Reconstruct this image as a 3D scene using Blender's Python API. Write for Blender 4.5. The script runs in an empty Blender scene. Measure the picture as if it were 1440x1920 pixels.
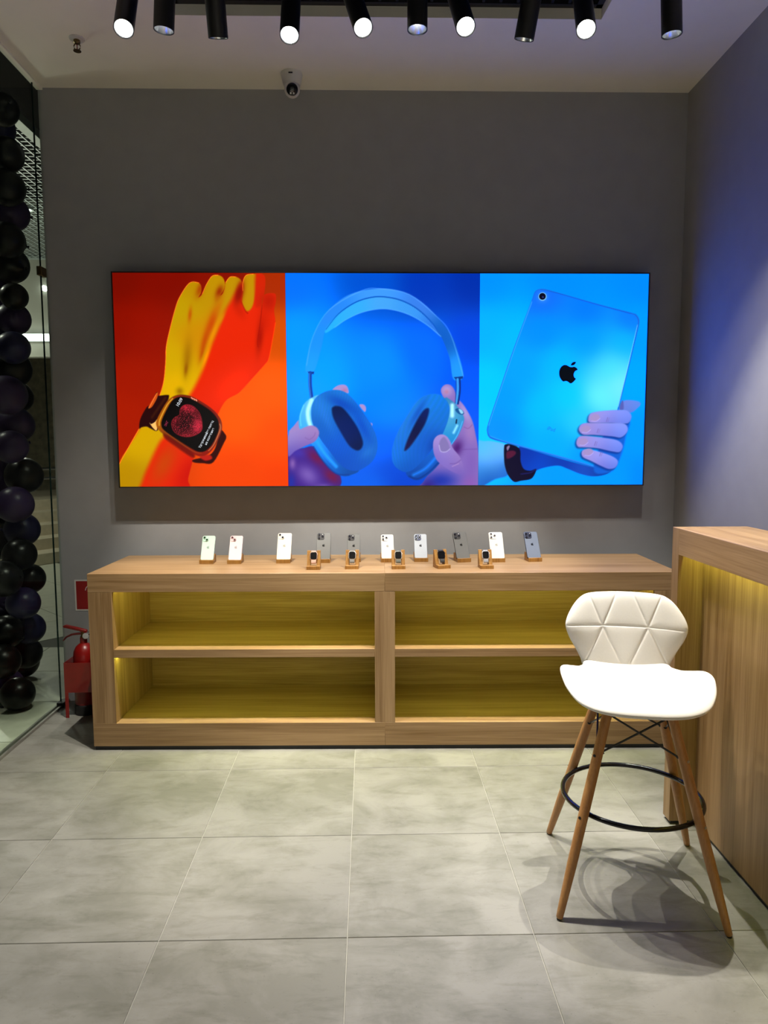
import bpy, bmesh, math, random
import numpy as np
from mathutils import Vector, Matrix

random.seed(7)
scene = bpy.context.scene
COL = scene.collection

# ---------------------------------------------------------------- camera
cam_data = bpy.data.cameras.new('camera')
cam = bpy.data.objects.new('camera', cam_data)
COL.objects.link(cam)
cam_data.sensor_fit = 'VERTICAL'
cam_data.sensor_height = 36.0
cam_data.lens = 36.0 * 1335.06 / 1920.0
cam_data.clip_start = 0.05
R_ = Vector((0.9997, -0.0226, -0.0030)).normalized()
F_ = Vector((0.0222, 0.9953, -0.0944)).normalized()
D_ = F_.cross(R_).normalized()
R_ = D_.cross(F_).normalized()
cam.matrix_world = Matrix(((R_.x, -D_.x, -F_.x, 0), (R_.y, -D_.y, -F_.y, 0), (R_.z, -D_.z, -F_.z, 1.5695), (0, 0, 0, 1)))
scene.camera = cam

# ---------------------------------------------------------------- world, exposure
world = bpy.data.worlds.new('world')
scene.world = world
world.use_nodes = True
world.node_tree.nodes['Background'].inputs[0].default_value = (0.5, 0.55, 0.6, 1)
world.node_tree.nodes['Background'].inputs[1].default_value = 0.01
scene.view_settings.view_transform = 'Standard'
scene.view_settings.look = 'None'
scene.view_settings.exposure = 0.14
scene.view_settings.gamma = 1.0
scene.view_settings.use_curve_mapping = False
scene.cycles.use_denoising = True
scene.cycles.caustics_refractive = False
scene.cycles.caustics_reflective = False
scene.cycles.sample_clamp_indirect = 4.0
scene.cycles.max_bounces = 10
scene.cycles.diffuse_bounces = 5
scene.cycles.transparent_max_bounces = 12

FRONT_W, BACK_W, REAR_FILL_W = 43.0, 200.0, 430.0            # watts of each spotlight, ceiling row and the added bounce-fill row behind the camera
SPOT_COL = (1.0, 0.94, 0.83)
LED_COL = (.86, 1.0, 0.16)
LED_STRENGTH = 36.0
BOX_STRENGTH = 0.908
MALL_COL = (1.0, 0.98, 0.84)

YW, XR, XL, ZT = 4.3117, 1.8745, -1.866, 3.6   # back wall, right wall, glass line, ceiling

# ---------------------------------------------------------------- materials
MATS = {}
def nodes(name):
    m = bpy.data.materials.new(name)
    m.use_nodes = True
    nt = m.node_tree
    return m, nt, nt.nodes['Principled BSDF']
def pbr(name, col, rough=.5, metal=0., var=.06, scale=30., bump=0., coat=0., spec=.5):
    if name in MATS: return MATS[name]
    m, nt, b = nodes(name)
    b.inputs['Roughness'].default_value = rough
    b.inputs['Metallic'].default_value = metal
    b.inputs['Specular IOR Level'].default_value = spec
    if coat: b.inputs['Coat Weight'].default_value = coat
    tc = nt.nodes.new('ShaderNodeTexCoord')
    n = nt.nodes.new('ShaderNodeTexNoise'); n.inputs['Scale'].default_value = scale; n.inputs['Detail'].default_value = 4
    r = nt.nodes.new('ShaderNodeValToRGB')
    r.color_ramp.elements[0].position = .3; r.color_ramp.elements[1].position = .7
    r.color_ramp.elements[0].color = tuple(c * (1 - var) for c in col) + (1,)
    r.color_ramp.elements[1].color = tuple(min(1, c * (1 + var)) for c in col) + (1,)
    nt.links.new(tc.outputs['Object'], n.inputs['Vector'])
    nt.links.new(n.outputs['Fac'], r.inputs['Fac'])
    nt.links.new(r.outputs['Color'], b.inputs['Base Color'])
    if bump:
        bp = nt.nodes.new('ShaderNodeBump'); bp.inputs['Strength'].default_value = bump; bp.inputs['Distance'].default_value = .002
        nt.links.new(n.outputs['Fac'], bp.inputs['Height']); nt.links.new(bp.outputs['Normal'], b.inputs['Normal'])
    MATS[name] = m
    return m
def glow(name, col, strength):
    if name in MATS: return MATS[name]
    m, nt, b = nodes(name)
    b.inputs['Base Color'].default_value = (.006, .006, .006, 1); b.inputs['Roughness'].default_value = .7; b.inputs['Specular IOR Level'].default_value = .0
    b.inputs['Emission Color'].default_value = tuple(col) + (1,)
    b.inputs['Emission Strength'].default_value = strength
    MATS[name] = m
    return m
def wood(name, axis, light, dark, rough=.42, fine=1.):
    """laminate with the grain running along one object axis"""
    if name in MATS: return MATS[name]
    m, nt, b = nodes(name)
    N, L = nt.nodes.new, nt.links.new
    tc = N('ShaderNodeTexCoord'); oi = N('ShaderNodeObjectInfo')
    add = N('ShaderNodeVectorMath'); add.operation = 'ADD'
    mul = N('ShaderNodeMath'); mul.operation = 'MULTIPLY'; mul.inputs[1].default_value = 17.
    L(oi.outputs['Random'], mul.inputs[0]); L(tc.outputs['Object'], add.inputs[0]); L(mul.outputs[0], add.inputs[1])
    def layer(al, ac, detail, dist):
        mp = N('ShaderNodeMapping'); s = [ac * fine] * 3; s['XYZ'.index(axis)] = al
        mp.inputs['Scale'].default_value = s
        n = N('ShaderNodeTexNoise'); n.inputs['Scale'].default_value = 1; n.inputs['Detail'].default_value = detail; n.inputs['Distortion'].default_value = dist
        L(add.outputs[0], mp.inputs['Vector']); L(mp.outputs['Vector'], n.inputs['Vector'])
        return n
    n1, n2, n3 = layer(1.1, 26, 5, .7), layer(3.5, 190, 3, .2), layer(.5, 5, 2, .3)
    a = N('ShaderNodeMath'); a.operation = 'MULTIPLY'; a.inputs[1].default_value = .50; L(n1.outputs['Fac'], a.inputs[0])
    c = N('ShaderNodeMath'); c.operation = 'MULTIPLY_ADD'; c.inputs[1].default_value = .34; L(n2.outputs['Fac'], c.inputs[0]); L(a.outputs[0], c.inputs[2])
    d = N('ShaderNodeMath'); d.operation = 'MULTIPLY_ADD'; d.inputs[1].default_value = .16; L(n3.outputs['Fac'], d.inputs[0]); L(c.outputs[0], d.inputs[2])
    r = N('ShaderNodeValToRGB')
    r.color_ramp.elements[0].position = .36; r.color_ramp.elements[0].color = dark + (1,)
    r.color_ramp.elements[1].position = .60; r.color_ramp.elements[1].color = light + (1,)
    L(d.outputs[0], r.inputs['Fac']); L(r.outputs['Color'], b.inputs['Base Color'])
    bp = N('ShaderNodeBump'); bp.inputs['Strength'].default_value = .12; bp.inputs['Distance'].default_value = .001
    L(n2.outputs['Fac'], bp.inputs['Height']); L(bp.outputs['Normal'], b.inputs['Normal'])
    b.inputs['Roughness'].default_value = rough
    MATS[name] = m
    return m
OAK_L, OAK_D = (.40, .255, .125), (.22, .122, .045)
oak = {a: wood('oak laminate ' + a, a, OAK_L, OAK_D) for a in 'XYZ'}
beech = wood('beech leg', 'Z', (.52, .27, .10), (.38, .175, .055), .4, 2.)
bamboo = wood('bamboo', 'Z', (.37, .19, .045), (.20, .085, .014), .4, 3.)
def concrete():
    m, nt, b = nodes('concrete tile')
    N, L = nt.nodes.new, nt.links.new
    tc = N('ShaderNodeTexCoord'); oi = N('ShaderNodeObjectInfo'); add = N('ShaderNodeVectorMath'); add.operation = 'ADD'
    mul = N('ShaderNodeMath'); mul.operation = 'MULTIPLY'; mul.inputs[1].default_value = 31.
    L(oi.outputs['Random'], mul.inputs[0]); L(tc.outputs['Object'], add.inputs[0]); L(mul.outputs[0], add.inputs[1])
    def noise(sx, sy, detail, rough=.6, dist=0.):
        mp = N('ShaderNodeMapping'); mp.inputs['Scale'].default_value = (sx, sy, 1)
        n = N('ShaderNodeTexNoise'); n.inputs['Scale'].default_value = 1; n.inputs['Detail'].default_value = detail; n.inputs['Roughness'].default_value = rough; n.inputs['Distortion'].default_value = dist
        L(add.outputs[0], mp.inputs['Vector']); L(mp.outputs['Vector'], n.inputs['Vector'])
        return n
    big, streak, fine = noise(3.2, 4.2, 6, .62, .4), noise(5, 17, 6, .7, .5), noise(70, 90, 3, .7)
    r = N('ShaderNodeValToRGB')
    e = r.color_ramp.elements
    e[0].position = .36; e[0].color = (.190, .188, .160, 1)
    e[1].position = .60; e[1].color = (.280, .275, .248, 1)
    L(big.outputs['Fac'], r.inputs['Fac'])
    r2 = N('ShaderNodeValToRGB'); r2.color_ramp.elements[0].position = .33; r2.color_ramp.elements[0].color = (.78, .78, .75, 1)
    r2.color_ramp.elements[1].position = .50; r2.color_ramp.elements[1].color = (1, 1, 1, 1)
    L(streak.outputs['Fac'], r2.inputs['Fac'])
    r3 = N('ShaderNodeValToRGB'); r3.color_ramp.elements[0].position = .22; r3.color_ramp.elements[0].color = (.6, .6, .58, 1)
    r3.color_ramp.elements[1].position = .36; r3.color_ramp.elements[1].color = (1, 1, 1, 1)
    L(fine.outputs['Fac'], r3.inputs['Fac'])
    mx = N('ShaderNodeMix'); mx.data_type = 'RGBA'; mx.blend_type = 'MULTIPLY'; mx.inputs['Factor'].default_value = .9
    L(r.outputs['Color'], mx.inputs['A']); L(r2.outputs['Color'], mx.inputs['B'])
    my = N('ShaderNodeMix'); my.data_type = 'RGBA'; my.blend_type = 'MULTIPLY'; my.inputs['Factor'].default_value = .8
    L(mx.outputs['Result'], my.inputs['A']); L(r3.outputs['Color'], my.inputs['B'])
    hv = N('ShaderNodeHueSaturation'); vr = N('ShaderNodeMapRange'); vr.inputs['To Min'].default_value = .95; vr.inputs['To Max'].default_value = 1.05
    L(oi.outputs['Random'], vr.inputs['Value']); L(vr.outputs['Result'], hv.inputs['Value']); L(my.outputs['Result'], hv.inputs['Color'])
    L(hv.outputs['Color'], b.inputs['Base Color'])
    b.inputs['Roughness'].default_value = .5
    b.inputs['Specular IOR Level'].default_value = .4
    return m
tile_mat = concrete()
grout = pbr('grout', (.46, .45, .40), .8)
wall_paint = pbr('grey wall paint', (.335, .338, .346), .75, 0, .03, 9, .05, 0, .3)
shop_white = pbr('white rear wall paint', (.78, .77, .75), .7, 0, .03, 6)
ceil_paint = pbr('ceiling paint', (.86, .84, .75), .8, 0, .02, 5)
black = pbr('black powder coat', (.010, .010, .011), .45, 0, .1, 60)
black_gloss = pbr('black gloss', (.006, .006, .007), .12, 0, .05, 20)
chrome = pbr('reflector metal', (.82, .86, .90), .22, 1., .03, 40)
leather = pbr('white leatherette', (.84, .825, .79), .42, 0, .015, 160, .05)
red_paint = pbr('red paint', (.22, .004, .003), .35, 0, .08, 20, 0, .3)
red_print = pbr('red sign print', (.30, .006, .007), .55, 0, .05, 15)
white_plastic = pbr('white plastic', (.66, .65, .62), .4, 0, .03, 30)
steel = pbr('steel', (.62, .63, .64), .3, 1., .05, 50)
brass = pbr('dull brass', (.16, .11, .045), .4, 1., .1, 50)
alu = pbr('black aluminium edge', (.012, .012, .013), .5)

# ---------------------------------------------------------------- mesh builder
class B:
    def __init__(s): s.bm = bmesh.new()
    def box(s, lo, hi):
        x0, y0, z0 = lo; x1, y1, z1 = hi
        v = [s.bm.verts.new(p) for p in ((x0, y0, z0), (x1, y0, z0), (x1, y1, z0), (x0, y1, z0), (x0, y0, z1), (x1, y0, z1), (x1, y1, z1), (x0, y1, z1))]
        for f in ((3, 2, 1, 0), (4, 5, 6, 7), (0, 1, 5, 4), (1, 2, 6, 5), (2, 3, 7, 6), (3, 0, 4, 7)): s.bm.faces.new([v[i] for i in f])
        return s
    def rings(s, rings, cap=True, loop=True):
        vs = [[s.bm.verts.new(p) for p in r] for r in rings]
        for a, b in zip(vs, vs[1:]):
            n = len(a)
            for i in range(n if loop else n - 1):
                j = (i + 1) % n
                s.bm.faces.new((a[i], a[j], b[j], b[i]))
        if cap and loop:
            s.bm.faces.new(list(reversed(vs[0]))); s.bm.faces.new(vs[-1])
        return s
    def lathe(s, prof, seg=24, at=(0, 0, 0), axis=(0, 0, 1), cap=True):
        """profile of (radius, height) pairs about an axis through a point"""
        q = Vector((0, 0, 1)).rotation_difference(Vector(axis).normalized())
        o = Vector(at); rs = []
        for r, h in prof:
            r = max(r, 1e-5)
            rs.append([o + q @ Vector((r * math.cos(2 * math.pi * k / seg), r * math.sin(2 * math.pi * k / seg), h)) for k in range(seg)])
        return s.rings(rs, cap)
    def rod(s, p0, p1, r0, r1=None, seg=14):
        p0, p1 = Vector(p0), Vector(p1)
        return s.lathe([(r0, 0), (r0 if r1 is None else r1, (p1 - p0).length)], seg, p0, p1 - p0)
    def tube(s, path, r, seg=10, closed=False):
        P = [Vector(p) for p in path]; n = len(P); rs = []
        ref = Vector((0, 0, 1)) if abs((P[1] - P[0]).normalized().z) < .9 else Vector((1, 0, 0))
        for i in range(n):
            t = (P[(i + 1) % n] - P[i - 1]) if closed else (P[min(i + 1, n - 1)] - P[max(i - 1, 0)])
            t.normalize(); a = t.cross(ref).normalized(); b = a.cross(t)
            rr = r[i] if isinstance(r, (list, tuple)) else r
            rs.append([P[i] + a * (rr * math.cos(2 * math.pi * k / seg)) + b * (rr * math.sin(2 * math.pi * k / seg)) for k in range(seg)])
        if closed: rs.append(rs[0])
        s.rings(rs, not closed)
        if closed: bmesh.ops.remove_doubles(s.bm, verts=s.bm.verts[:], dist=1e-6)
        return s
    def prism(s, pts, d, base=(0, 0, 0), ux=(1, 0, 0), uy=(0, 0, 1)):
        """flat outline pushed along a vector"""
        ux, uy, o, d = Vector(ux), Vector(uy), Vector(base), Vector(d)
        a = [s.bm.verts.new(o + ux * x + uy * y) for x, y in pts]
        b = [s.bm.verts.new(o + ux * x + uy * y + d) for x, y in pts]
        n = len(pts)
        s.bm.faces.new(a); s.bm.faces.new(list(reversed(b)))
        for i in range(n): s.bm.faces.new((a[i], b[i], b[(i + 1) % n], a[(i + 1) % n]))
        return s
    def sphere(s, c, r, seg=20, rng=12, sq=(1, 1, 1)):
        m = Matrix.Translation(Vector(c)) @ Matrix.Diagonal((r * sq[0], r * sq[1], r * sq[2], 1))
        bmesh.ops.create_uvsphere(s.bm, u_segments=seg, v_segments=rng, radius=1, matrix=m)
        return s
    def turn(s, m):
        bmesh.ops.transform(s.bm, matrix=m, verts=s.bm.verts[:]); return s
    def build(s, name, mat, parent=None, smooth=True, bevel=0., **props):
        bmesh.ops.recalc_face_normals(s.bm, faces=s.bm.faces[:])
        me = bpy.data.meshes.new(name); s.bm.to_mesh(me); s.bm.free()
        me.materials.append(mat)
        if smooth:
            me.polygons.foreach_set('use_smooth', [True] * len(me.polygons)); me.set_sharp_from_angle(angle=math.radians(38))
        o = bpy.data.objects.new(name, me); COL.objects.link(o)
        if parent: o.parent = parent
        if bevel:
            b = o.modifiers.new('bevel', 'BEVEL'); b.width = bevel; b.segments = 2; b.limit_method = 'ANGLE'
        for k, v in props.items(): o[k] = v
        return o
def tag(o, label, cat, group=None):
    o['label'] = label; o['category'] = cat
    if group: o['group'] = group
    return o
def thing(name, label, cat, loc=(0, 0, 0), rotz=0., group=None):
    o = bpy.data.objects.new(name, None); COL.objects.link(o)
    o.location = loc; o.rotation_euler = (0, 0, rotz); o.empty_display_size = .05
    return tag(o, label, cat, group)
def shell(name, mat=None, b=None, parent=None, **k):
    o = b.build(name, mat, parent, smooth=False, **k) if b else bpy.data.objects.new(name, None)
    if not b: COL.objects.link(o)
    o['kind'] = 'structure'
    return o
def copy_tree(o, parent=None):
    c = o.copy(); COL.objects.link(c); c.parent = parent
    for ch in list(o.children): copy_tree(ch, c)
    return c
def smooth_loop(pts, k=8):
    P = [Vector(p) for p in pts]; n = len(P); out = []
    for i in range(n):
        a, b, c, d = P[i - 1], P[i], P[(i + 1) % n], P[(i + 2) % n]
        for j in range(k):
            t = j / k
            out.append(.5 * (2 * b + (c - a) * t + (2 * a - 5 * b + 4 * c - d) * t * t + (3 * b - a - 3 * c + d) * t ** 3))
    return out
def rrect(w, h, r, k=5):
    out = []
    for cx, cy, a0 in ((w / 2 - r, h / 2 - r, 0), (-w / 2 + r, h / 2 - r, 90), (-w / 2 + r, -h / 2 + r, 180), (w / 2 - r, -h / 2 + r, 270)):
        for j in range(k + 1):
            a = math.radians(a0 + 90 * j / k); out.append((cx + r * math.cos(a), cy + r * math.sin(a)))
    return out

# ================================================================ the setting
fl = shell('floor', grout, B().box((-1.89, -3.2, -.06), (XR + .12, YW + .15, -.003)))
TX0, TY0, T = -1.2736, 3.3408, .6
tile_meshes = {}
def tile(parent, x0, y0, x1, y1, mat, name='tile', z=0., gap=.0013):
    key = (round(x1 - x0, 3), round(y1 - y0, 3), mat.name)
    if key not in tile_meshes:
        w, d = (x1 - x0) / 2 - gap, (y1 - y0) / 2 - gap
        o = B().rings([[(-w, -d, -.01), (w, -d, -.01), (w, d, -.01), (-w, d, -.01)], [(-w, -d, -.0012), (w, -d, -.0012), (w, d, -.0012), (-w, d, -.0012)],
                       [(-w + .0012, -d + .0012, 0), (w - .0012, -d + .0012, 0), (w - .0012, d - .0012, 0), (-w + .0012, d - .0012, 0)]]).build(name, mat, parent, smooth=False)
        tile_meshes[key] = o.data
    else:
        o = bpy.data.objects.new(name, tile_meshes[key]); COL.objects.link(o); o.parent = parent
    o.location = ((x0 + x1) / 2, (y0 + y1) / 2, z)
    return o
for i in range(-1, 6):
    for j in range(-11, 2):
        x0, y0 = max(TX0 + T * i, XL - .012), TY0 + T * j
        x1, y1 = min(TX0 + T * (i + 1), XR), min(y0 + T, YW)
        if x1 - x0 > .03 and y1 - y0 > .03: tile(fl, x0, y0, x1, y1, tile_mat)

shell('wall_back', wall_paint, B().box((-1.872, YW, 0), (XR + .12, YW + .15, ZT + .2)))
shell('wall_right', wall_paint, B().box((XR, -3.2, 0), (XR + .12, YW, ZT + .2)))
shell('wall_front', wall_paint, B().box((-1.89, -3.32, 0), (XR + .12, -3.2, ZT + .2)))
HX0, HX1, HY0, HY1 = -.915, 1.132, .6, 3.606          # opening in the ceiling over the lights
cb = B()
for lo, hi in (((XL, -3.2), (HX0, YW)), ((HX1, -3.2), (XR, YW)), ((HX0, HY1), (HX1, YW)), ((HX0, -3.2), (HX1, HY0))): cb.box(lo + (ZT,), hi + (ZT + .05,))
cb.box((XL, -3.2, ZT + .16), (XR, YW, ZT + .2))
shell('ceiling', ceil_paint, cb)
shell('trim_1', ceil_paint, B().box((XL - .012, -3.2, ZT - .012), (XL + .022, YW, ZT + .2)))

# black grille in the ceiling opening
gr = thing('ceiling_grille', 'black slatted grille in the ceiling opening above the spotlights', 'grille', ((HX0 + HX1) / 2, HY1, ZT + .05))
gx, gy = (HX0 + HX1) / 2, HY1
b = B()
w = (HX1 - HX0) / 2
for lo, hi in (((-w, -.03), (w, 0)), ((-w, HY0 - gy), (w, HY0 - gy + .03)), ((-w, HY0 - gy), (-w + .03, 0)), ((w - .03, HY0 - gy), (w, 0))): b.box(lo + (0,), hi + (.05,))
b.build('border_frame', black, gr, smooth=False)
sl = None
for k in range(1, 25):
    x = -w + k * 2 * w / 25
    if sl is None: sl = B().box((-.006, HY0 - gy + .03, .004), (.006, -.03, .048)).build('slat', black, gr, smooth=False); o = sl
    else: o = bpy.data.objects.new('slat', sl.data); COL.objects.link(o); o.parent = gr
    o.location = (x, 0, 0)
for k in range(1, 12):
    o = B().box((-w + .03, -.004, .012), (w - .03, .004, .04)).build('cross_bar', black, gr, smooth=False); o.location = (0, -.03 - k * .24, 0)
B().box((-w, HY0 - gy, .05), (w, 0, .06)).build('backing_plate', black, gr, smooth=False)

# ---------------------------------------------------------------- spotlights on the track
TY, TYB = 3.24, 3.01
tr = thing('track_rail', 'black lighting track that carries the lit spotlights tilted to the camera', 'track', (.1, TY, 3.54))
B().box((-1.4, -.018, 0), (1.4, .018, .06)).build('rail', black, tr, bevel=.002)
for x in (-1.41, 1.40): B().box((x, -.02, -.002), (x + .012, .02, .06)).build('end_cap', black, tr, smooth=False)
for lab, y in (('black lighting track that carries the five spotlights turned away', TYB), ('added black lighting track behind the camera carrying the fill spotlights', -1.0)):
    tr2 = thing('track_rail', lab, 'track', (.1, y, 3.54))
    for c in list(tr.children): copy_tree(c, tr2)
led_face = glow('lamp lens', (1.0, .96, .88), 40.)
TL, TR = .285, .0405
def make_spot():
    t = thing('spotlight', '', 'spotlight')
    B().lathe([(0, 0), (TR - .003, 0), (TR, .003), (TR, TL), (TR - .0025, TL), (TR - .0025, TL - .07), (0, TL - .07)], 36, cap=False).build('housing', black, t)
    B().lathe([(TR - .003, TL - .003), (TR - .010, TL - .03), (.027, TL - .058), (.025, TL - .058), (TR - .012, TL - .03), (TR - .0045, TL - .003)], 36, cap=False).build('reflector', chrome, t)
    B().lathe([(0, TL - .060), (.0265, TL - .060), (.0265, TL - .057), (0, TL - .0565)], 28, cap=False).build('lens', led_face, t)
    B().lathe([(0, -.02), (.012, -.02), (.014, 0.0), (0, .0005)], 18, cap=False).build('swivel_joint', black, t)
    return t
spot0 = make_spot()
used = [False]
def spotlight(mouth_x, tilt, lean, watts, label, ty=TY, group=None, ang=None):
    n = Vector((math.tan(math.radians(lean)), -math.tan(math.radians(tilt)), -1)).normalized()
    px = mouth_x - n.x * TL
    if used[0]: t = copy_tree(spot0)
    else: t = spot0; used[0] = True
    q = Vector((0, 0, 1)).rotation_difference(n)
    t.location = (px, ty, 3.5); t.rotation_mode = 'QUATERNION'; t.rotation_quaternion = q
    tag(t, label, 'spotlight', group)
    stem = B().rod((0, 0, 0), q.inverted() @ Vector((0, 0, .042)), .009, seg=12).build('stem', black, t)
    L = bpy.data.lights.new('spot_lamp', 'SPOT'); L.energy = watts; L.color = SPOT_COL
    L.spot_size = math.radians(ang or (80 if tilt > 20 else 60 if mouth_x > 1.2 else 46)); L.spot_blend = .55; L.shadow_soft_size = .009
    lo = bpy.data.objects.new('spot_lamp', L); COL.objects.link(lo); lo.parent = t
    lo.location = (0, 0, TL + .004); lo.rotation_euler = (math.pi, 0, 0)
ROW = [(-.985, 31, 4, 'lit black tube spotlight at the far left end of the ceiling row'),
       (-.806, -4, -5, 'black tube spotlight, second from the left in the ceiling row, glowing faintly blue'),
       (-.607, -22, 0, 'black tube spotlight, third from the left, tilted back so its mouth hides'),
       (-.314, 27, 0, 'lit black tube spotlight, fourth from the left in the ceiling row'),
       (-.010, 33, 13, 'lit black tube spotlight slanting to the right, fifth from the left'),
       (.206, 1, 0, 'black tube spotlight hanging straight down, sixth from the left'),
       (.409, 35, 6, 'lit black tube spotlight, seventh from the left, beside the straight one'),
       (.653, -18, -8, 'black tube spotlight slanting left with hidden mouth, third from the right'),
       (.906, 34, -6, 'lit black tube spotlight, second from the right in the ceiling row'),
       (1.239, -3, 4.2, 'black tube spotlight at the far right end of the ceiling row')]
for x, ti, le, lab in ROW: spotlight(x, ti, le, FRONT_W if ti > 20 else BACK_W, lab, ty=TY if ti > 20 else TYB, group='spotlights in the row on the ceiling')
for k, (x, ti, le) in enumerate([(-1.1, 8, 0), (-.5, 12, 4), (.1, 8, 0), (.7, 12, 4), (1.25, 8, 0)]):  # unseen row added behind the camera to bounce light into the room
    spotlight(x, ti, le, REAR_FILL_W, 'added fill spotlight behind the camera, number %s from the left' % ('one', 'two', 'three', 'four', 'five')[k], ty=-1.0, group='added fill spotlights behind the camera', ang=66)

# ================================================================ the mall beyond the glass
def unproject(px, py, Y):
    r = F_ + R_ * ((px - 720) / 1335.06) + D_ * ((py - 960) / 1335.06)
    return Vector((r.x / r.y * Y, Y, 1.5695 + r.z / r.y * Y))
mall_stone = pbr('mall floor stone', (.60, .60, .49), .35, 0, .08, 14)
mall_grout = pbr('mall grout', (.10, .10, .085), .8)
mall_wall = pbr('mall pale wall', (.18, .18, .15), .7, 0, .04, 6)
dark_stone = pbr('brown stone', (.20, .175, .11), .35, 0, .35, 9)
step_stone = pbr('beige stair stone', (.62, .54, .40), .5, 0, .1, 12)
pale_metal = pbr('pale mesh metal', (.20, .23, .215), .5, 0, .05, 20)
void_black = pbr('dark void', (.006, .0055, .005), .95, 0, .05, 6, 0, 0, .05)
mf = shell('floor_mall', mall_grout, B().box((-9, -3.2, -.06), (-1.89, 14.4, -.003)))
for i in range(6):
    for j in range(6): tile(mf, -1.893 - .6 * (i + 1), 1.9 + .6 * j, -1.893 - .6 * i, 2.5 + .6 * j, mall_stone, gap=.003)
for i in range(-3, 10):
    for j in range(-3, 10):
        u, v = i * .6, j * .6
        x, y = -3.6 + (u - v) * .7071, 6.0 + (u + v) * .7071
        if y > 5.93 and y < 9.6 and -6.6 < x < -2.4:
            o = tile(mf, -.3, -.3, .3, .3, mall_stone, gap=.0032); o.location = (x, y, 0); o.rotation_euler = (0, 0, math.pi / 4)
shell('ceiling_mall', void_black, B().box((-9, -3.2, 4.75), (-1.88, 14.4, 4.8)))
shell('wall_mall', mall_wall, B().box((-9, 9.7, 2.74), (-1.9, 9.85, 4.75)))
shell('wall_stone', dark_stone, B().box((-9, 14.2, 0), (-1.9, 14.4, 4.75)))
shell('wall_left', mall_wall, B().box((-9.1, -3.2, 0), (-9, 14.4, 4.8)))
shell('trim_2', pbr('pale beam', (.50, .54, .46), .6), B().box((-2.63, 1.0, 3.952), (-2.55, 9.7, 4.015)))
mc = thing('mesh_ceiling', 'pale open wire mesh ceiling of the mall, seen through the glass', 'mesh ceiling', (-3.9, 5, 4.0))
b = B()
for k in range(36): b.box((-1.3 + k * .075, -1.2, 0), (-1.289 + k * .075, 4.7, .006))
for k in range(79): b.box((-1.3, -1.2 + k * .075, .006), (1.3, -1.189 + k * .075, .012))
b.build('wire_mesh', pale_metal, mc, smooth=False, kind='stuff')
b = B()
for y in (-1.2, 4.66): b.box((-1.32, y, -.01), (1.32, y + .03, .03))
b.build('edge_bar', pale_metal, mc, smooth=False)
lamp_white = glow('mall lamp', (.93, 1.0, .95), 9.)
def mall_light(x, y, z, watts):
    L = bpy.data.lights.new('mall_point_light', 'POINT'); L.energy = watts; L.color = MALL_COL; L.shadow_soft_size = .06
    o = bpy.data.objects.new('mall_point_light', L); COL.objects.link(o); o.location = (x, y, z); return o
for (x, y), lab in zip(((-3.49, 7.63), (-3.3, 4.6)), ('round white downlight in the mall mesh ceiling beside the balloons', 'added round downlight in the mesh ceiling, out of view above the balloons')):  # second downlight is unseen, added to light the mall floor
    d = thing('downlight', lab, 'downlight', (x, y, 3.97))
    B().lathe([(.055, 0), (.075, 0), (.075, .028), (.055, .028)], 24, cap=False).build('ring', pale_metal, d)
    B().lathe([(0, .006), (.056, .006), (.056, .02), (0, .02)], 24, cap=False).build('lens', lamp_white, d)
    mall_light(x, y, 3.3, 34).parent = None
ll = thing('linear_lamp', 'long bright white strip lamp on the pale wall across the mall', 'lamp', (-4.6, 9.64, 2.985))
B().box((-.7, -.02, -.043), (.7, .02, .043)).build('diffuser', lamp_white, ll, bevel=.004)
B().box((-.71, .02, -.05), (.71, .06, .05)).build('backplate', pale_metal, ll, smooth=False)
wl = thing('wall_lamp', 'small white lamp high on the pale mall wall, beside the glass edge', 'lamp', unproject(82, 540, 9.66))
B().lathe([(0, -.03), (.024, -.03), (.034, 0), (.034, .04), (0, .04)], 20, axis=(0, 1, 0), cap=False).build('lens', lamp_white, wl)
mall_light(-5.2, 8.6, 3.4, 22); mall_light(-4.9, 9.0, 2.4, 40)  # added point lights without fittings, brightening the far wall and stairs
pp = thing('ceiling_pipe', 'dark grey pipe with a hanger in the gap above the glass', 'pipe', (-2.2, 4.6, 4.35))
pipe_grey = pbr('pipe grey', (.14, .13, .12), .5)
B().rod((0, -3, 0), (0, 3.5, 0), .03).build('pipe', pipe_grey, pp)
B().box((-.015, .22, -.14), (.015, .24, .40)).build('hanger', pipe_grey, pp, smooth=False)
B().box((-.06, .2, -.16), (.06, .26, -.13)).build('bracket', pipe_grey, pp, smooth=False)
B().rod((.16, -3, .12), (.16, 3.5, .12), .018).build('conduit', pipe_grey, pp)
st = thing('staircase', 'beige stone staircase rising across the mall behind the glass', 'staircase', (-4.25, 9.45, 0), math.radians(56))
for k in range(5):
    B().box((-2.6, k * .34, 0), (2.6, (k + 1) * .34 + (1.9 if k == 4 else 0), .15 * (k + 1))).build('step', step_stone, st, smooth=False, bevel=.006)
hr = thing('handrail', 'grey metal railing on the landing above the mall stairs', 'railing', (-5.2, 11.4, .75), math.radians(48))
for z in (.30, .45): B().rod((-1.6, 0, z), (1.8, 0, z), .022).build('rail', steel, hr)
for x in (-1.5, -.4, .7, 1.7): B().rod((x, 0, .0), (x, 0, .46), .02).build('post', steel, hr)

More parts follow.
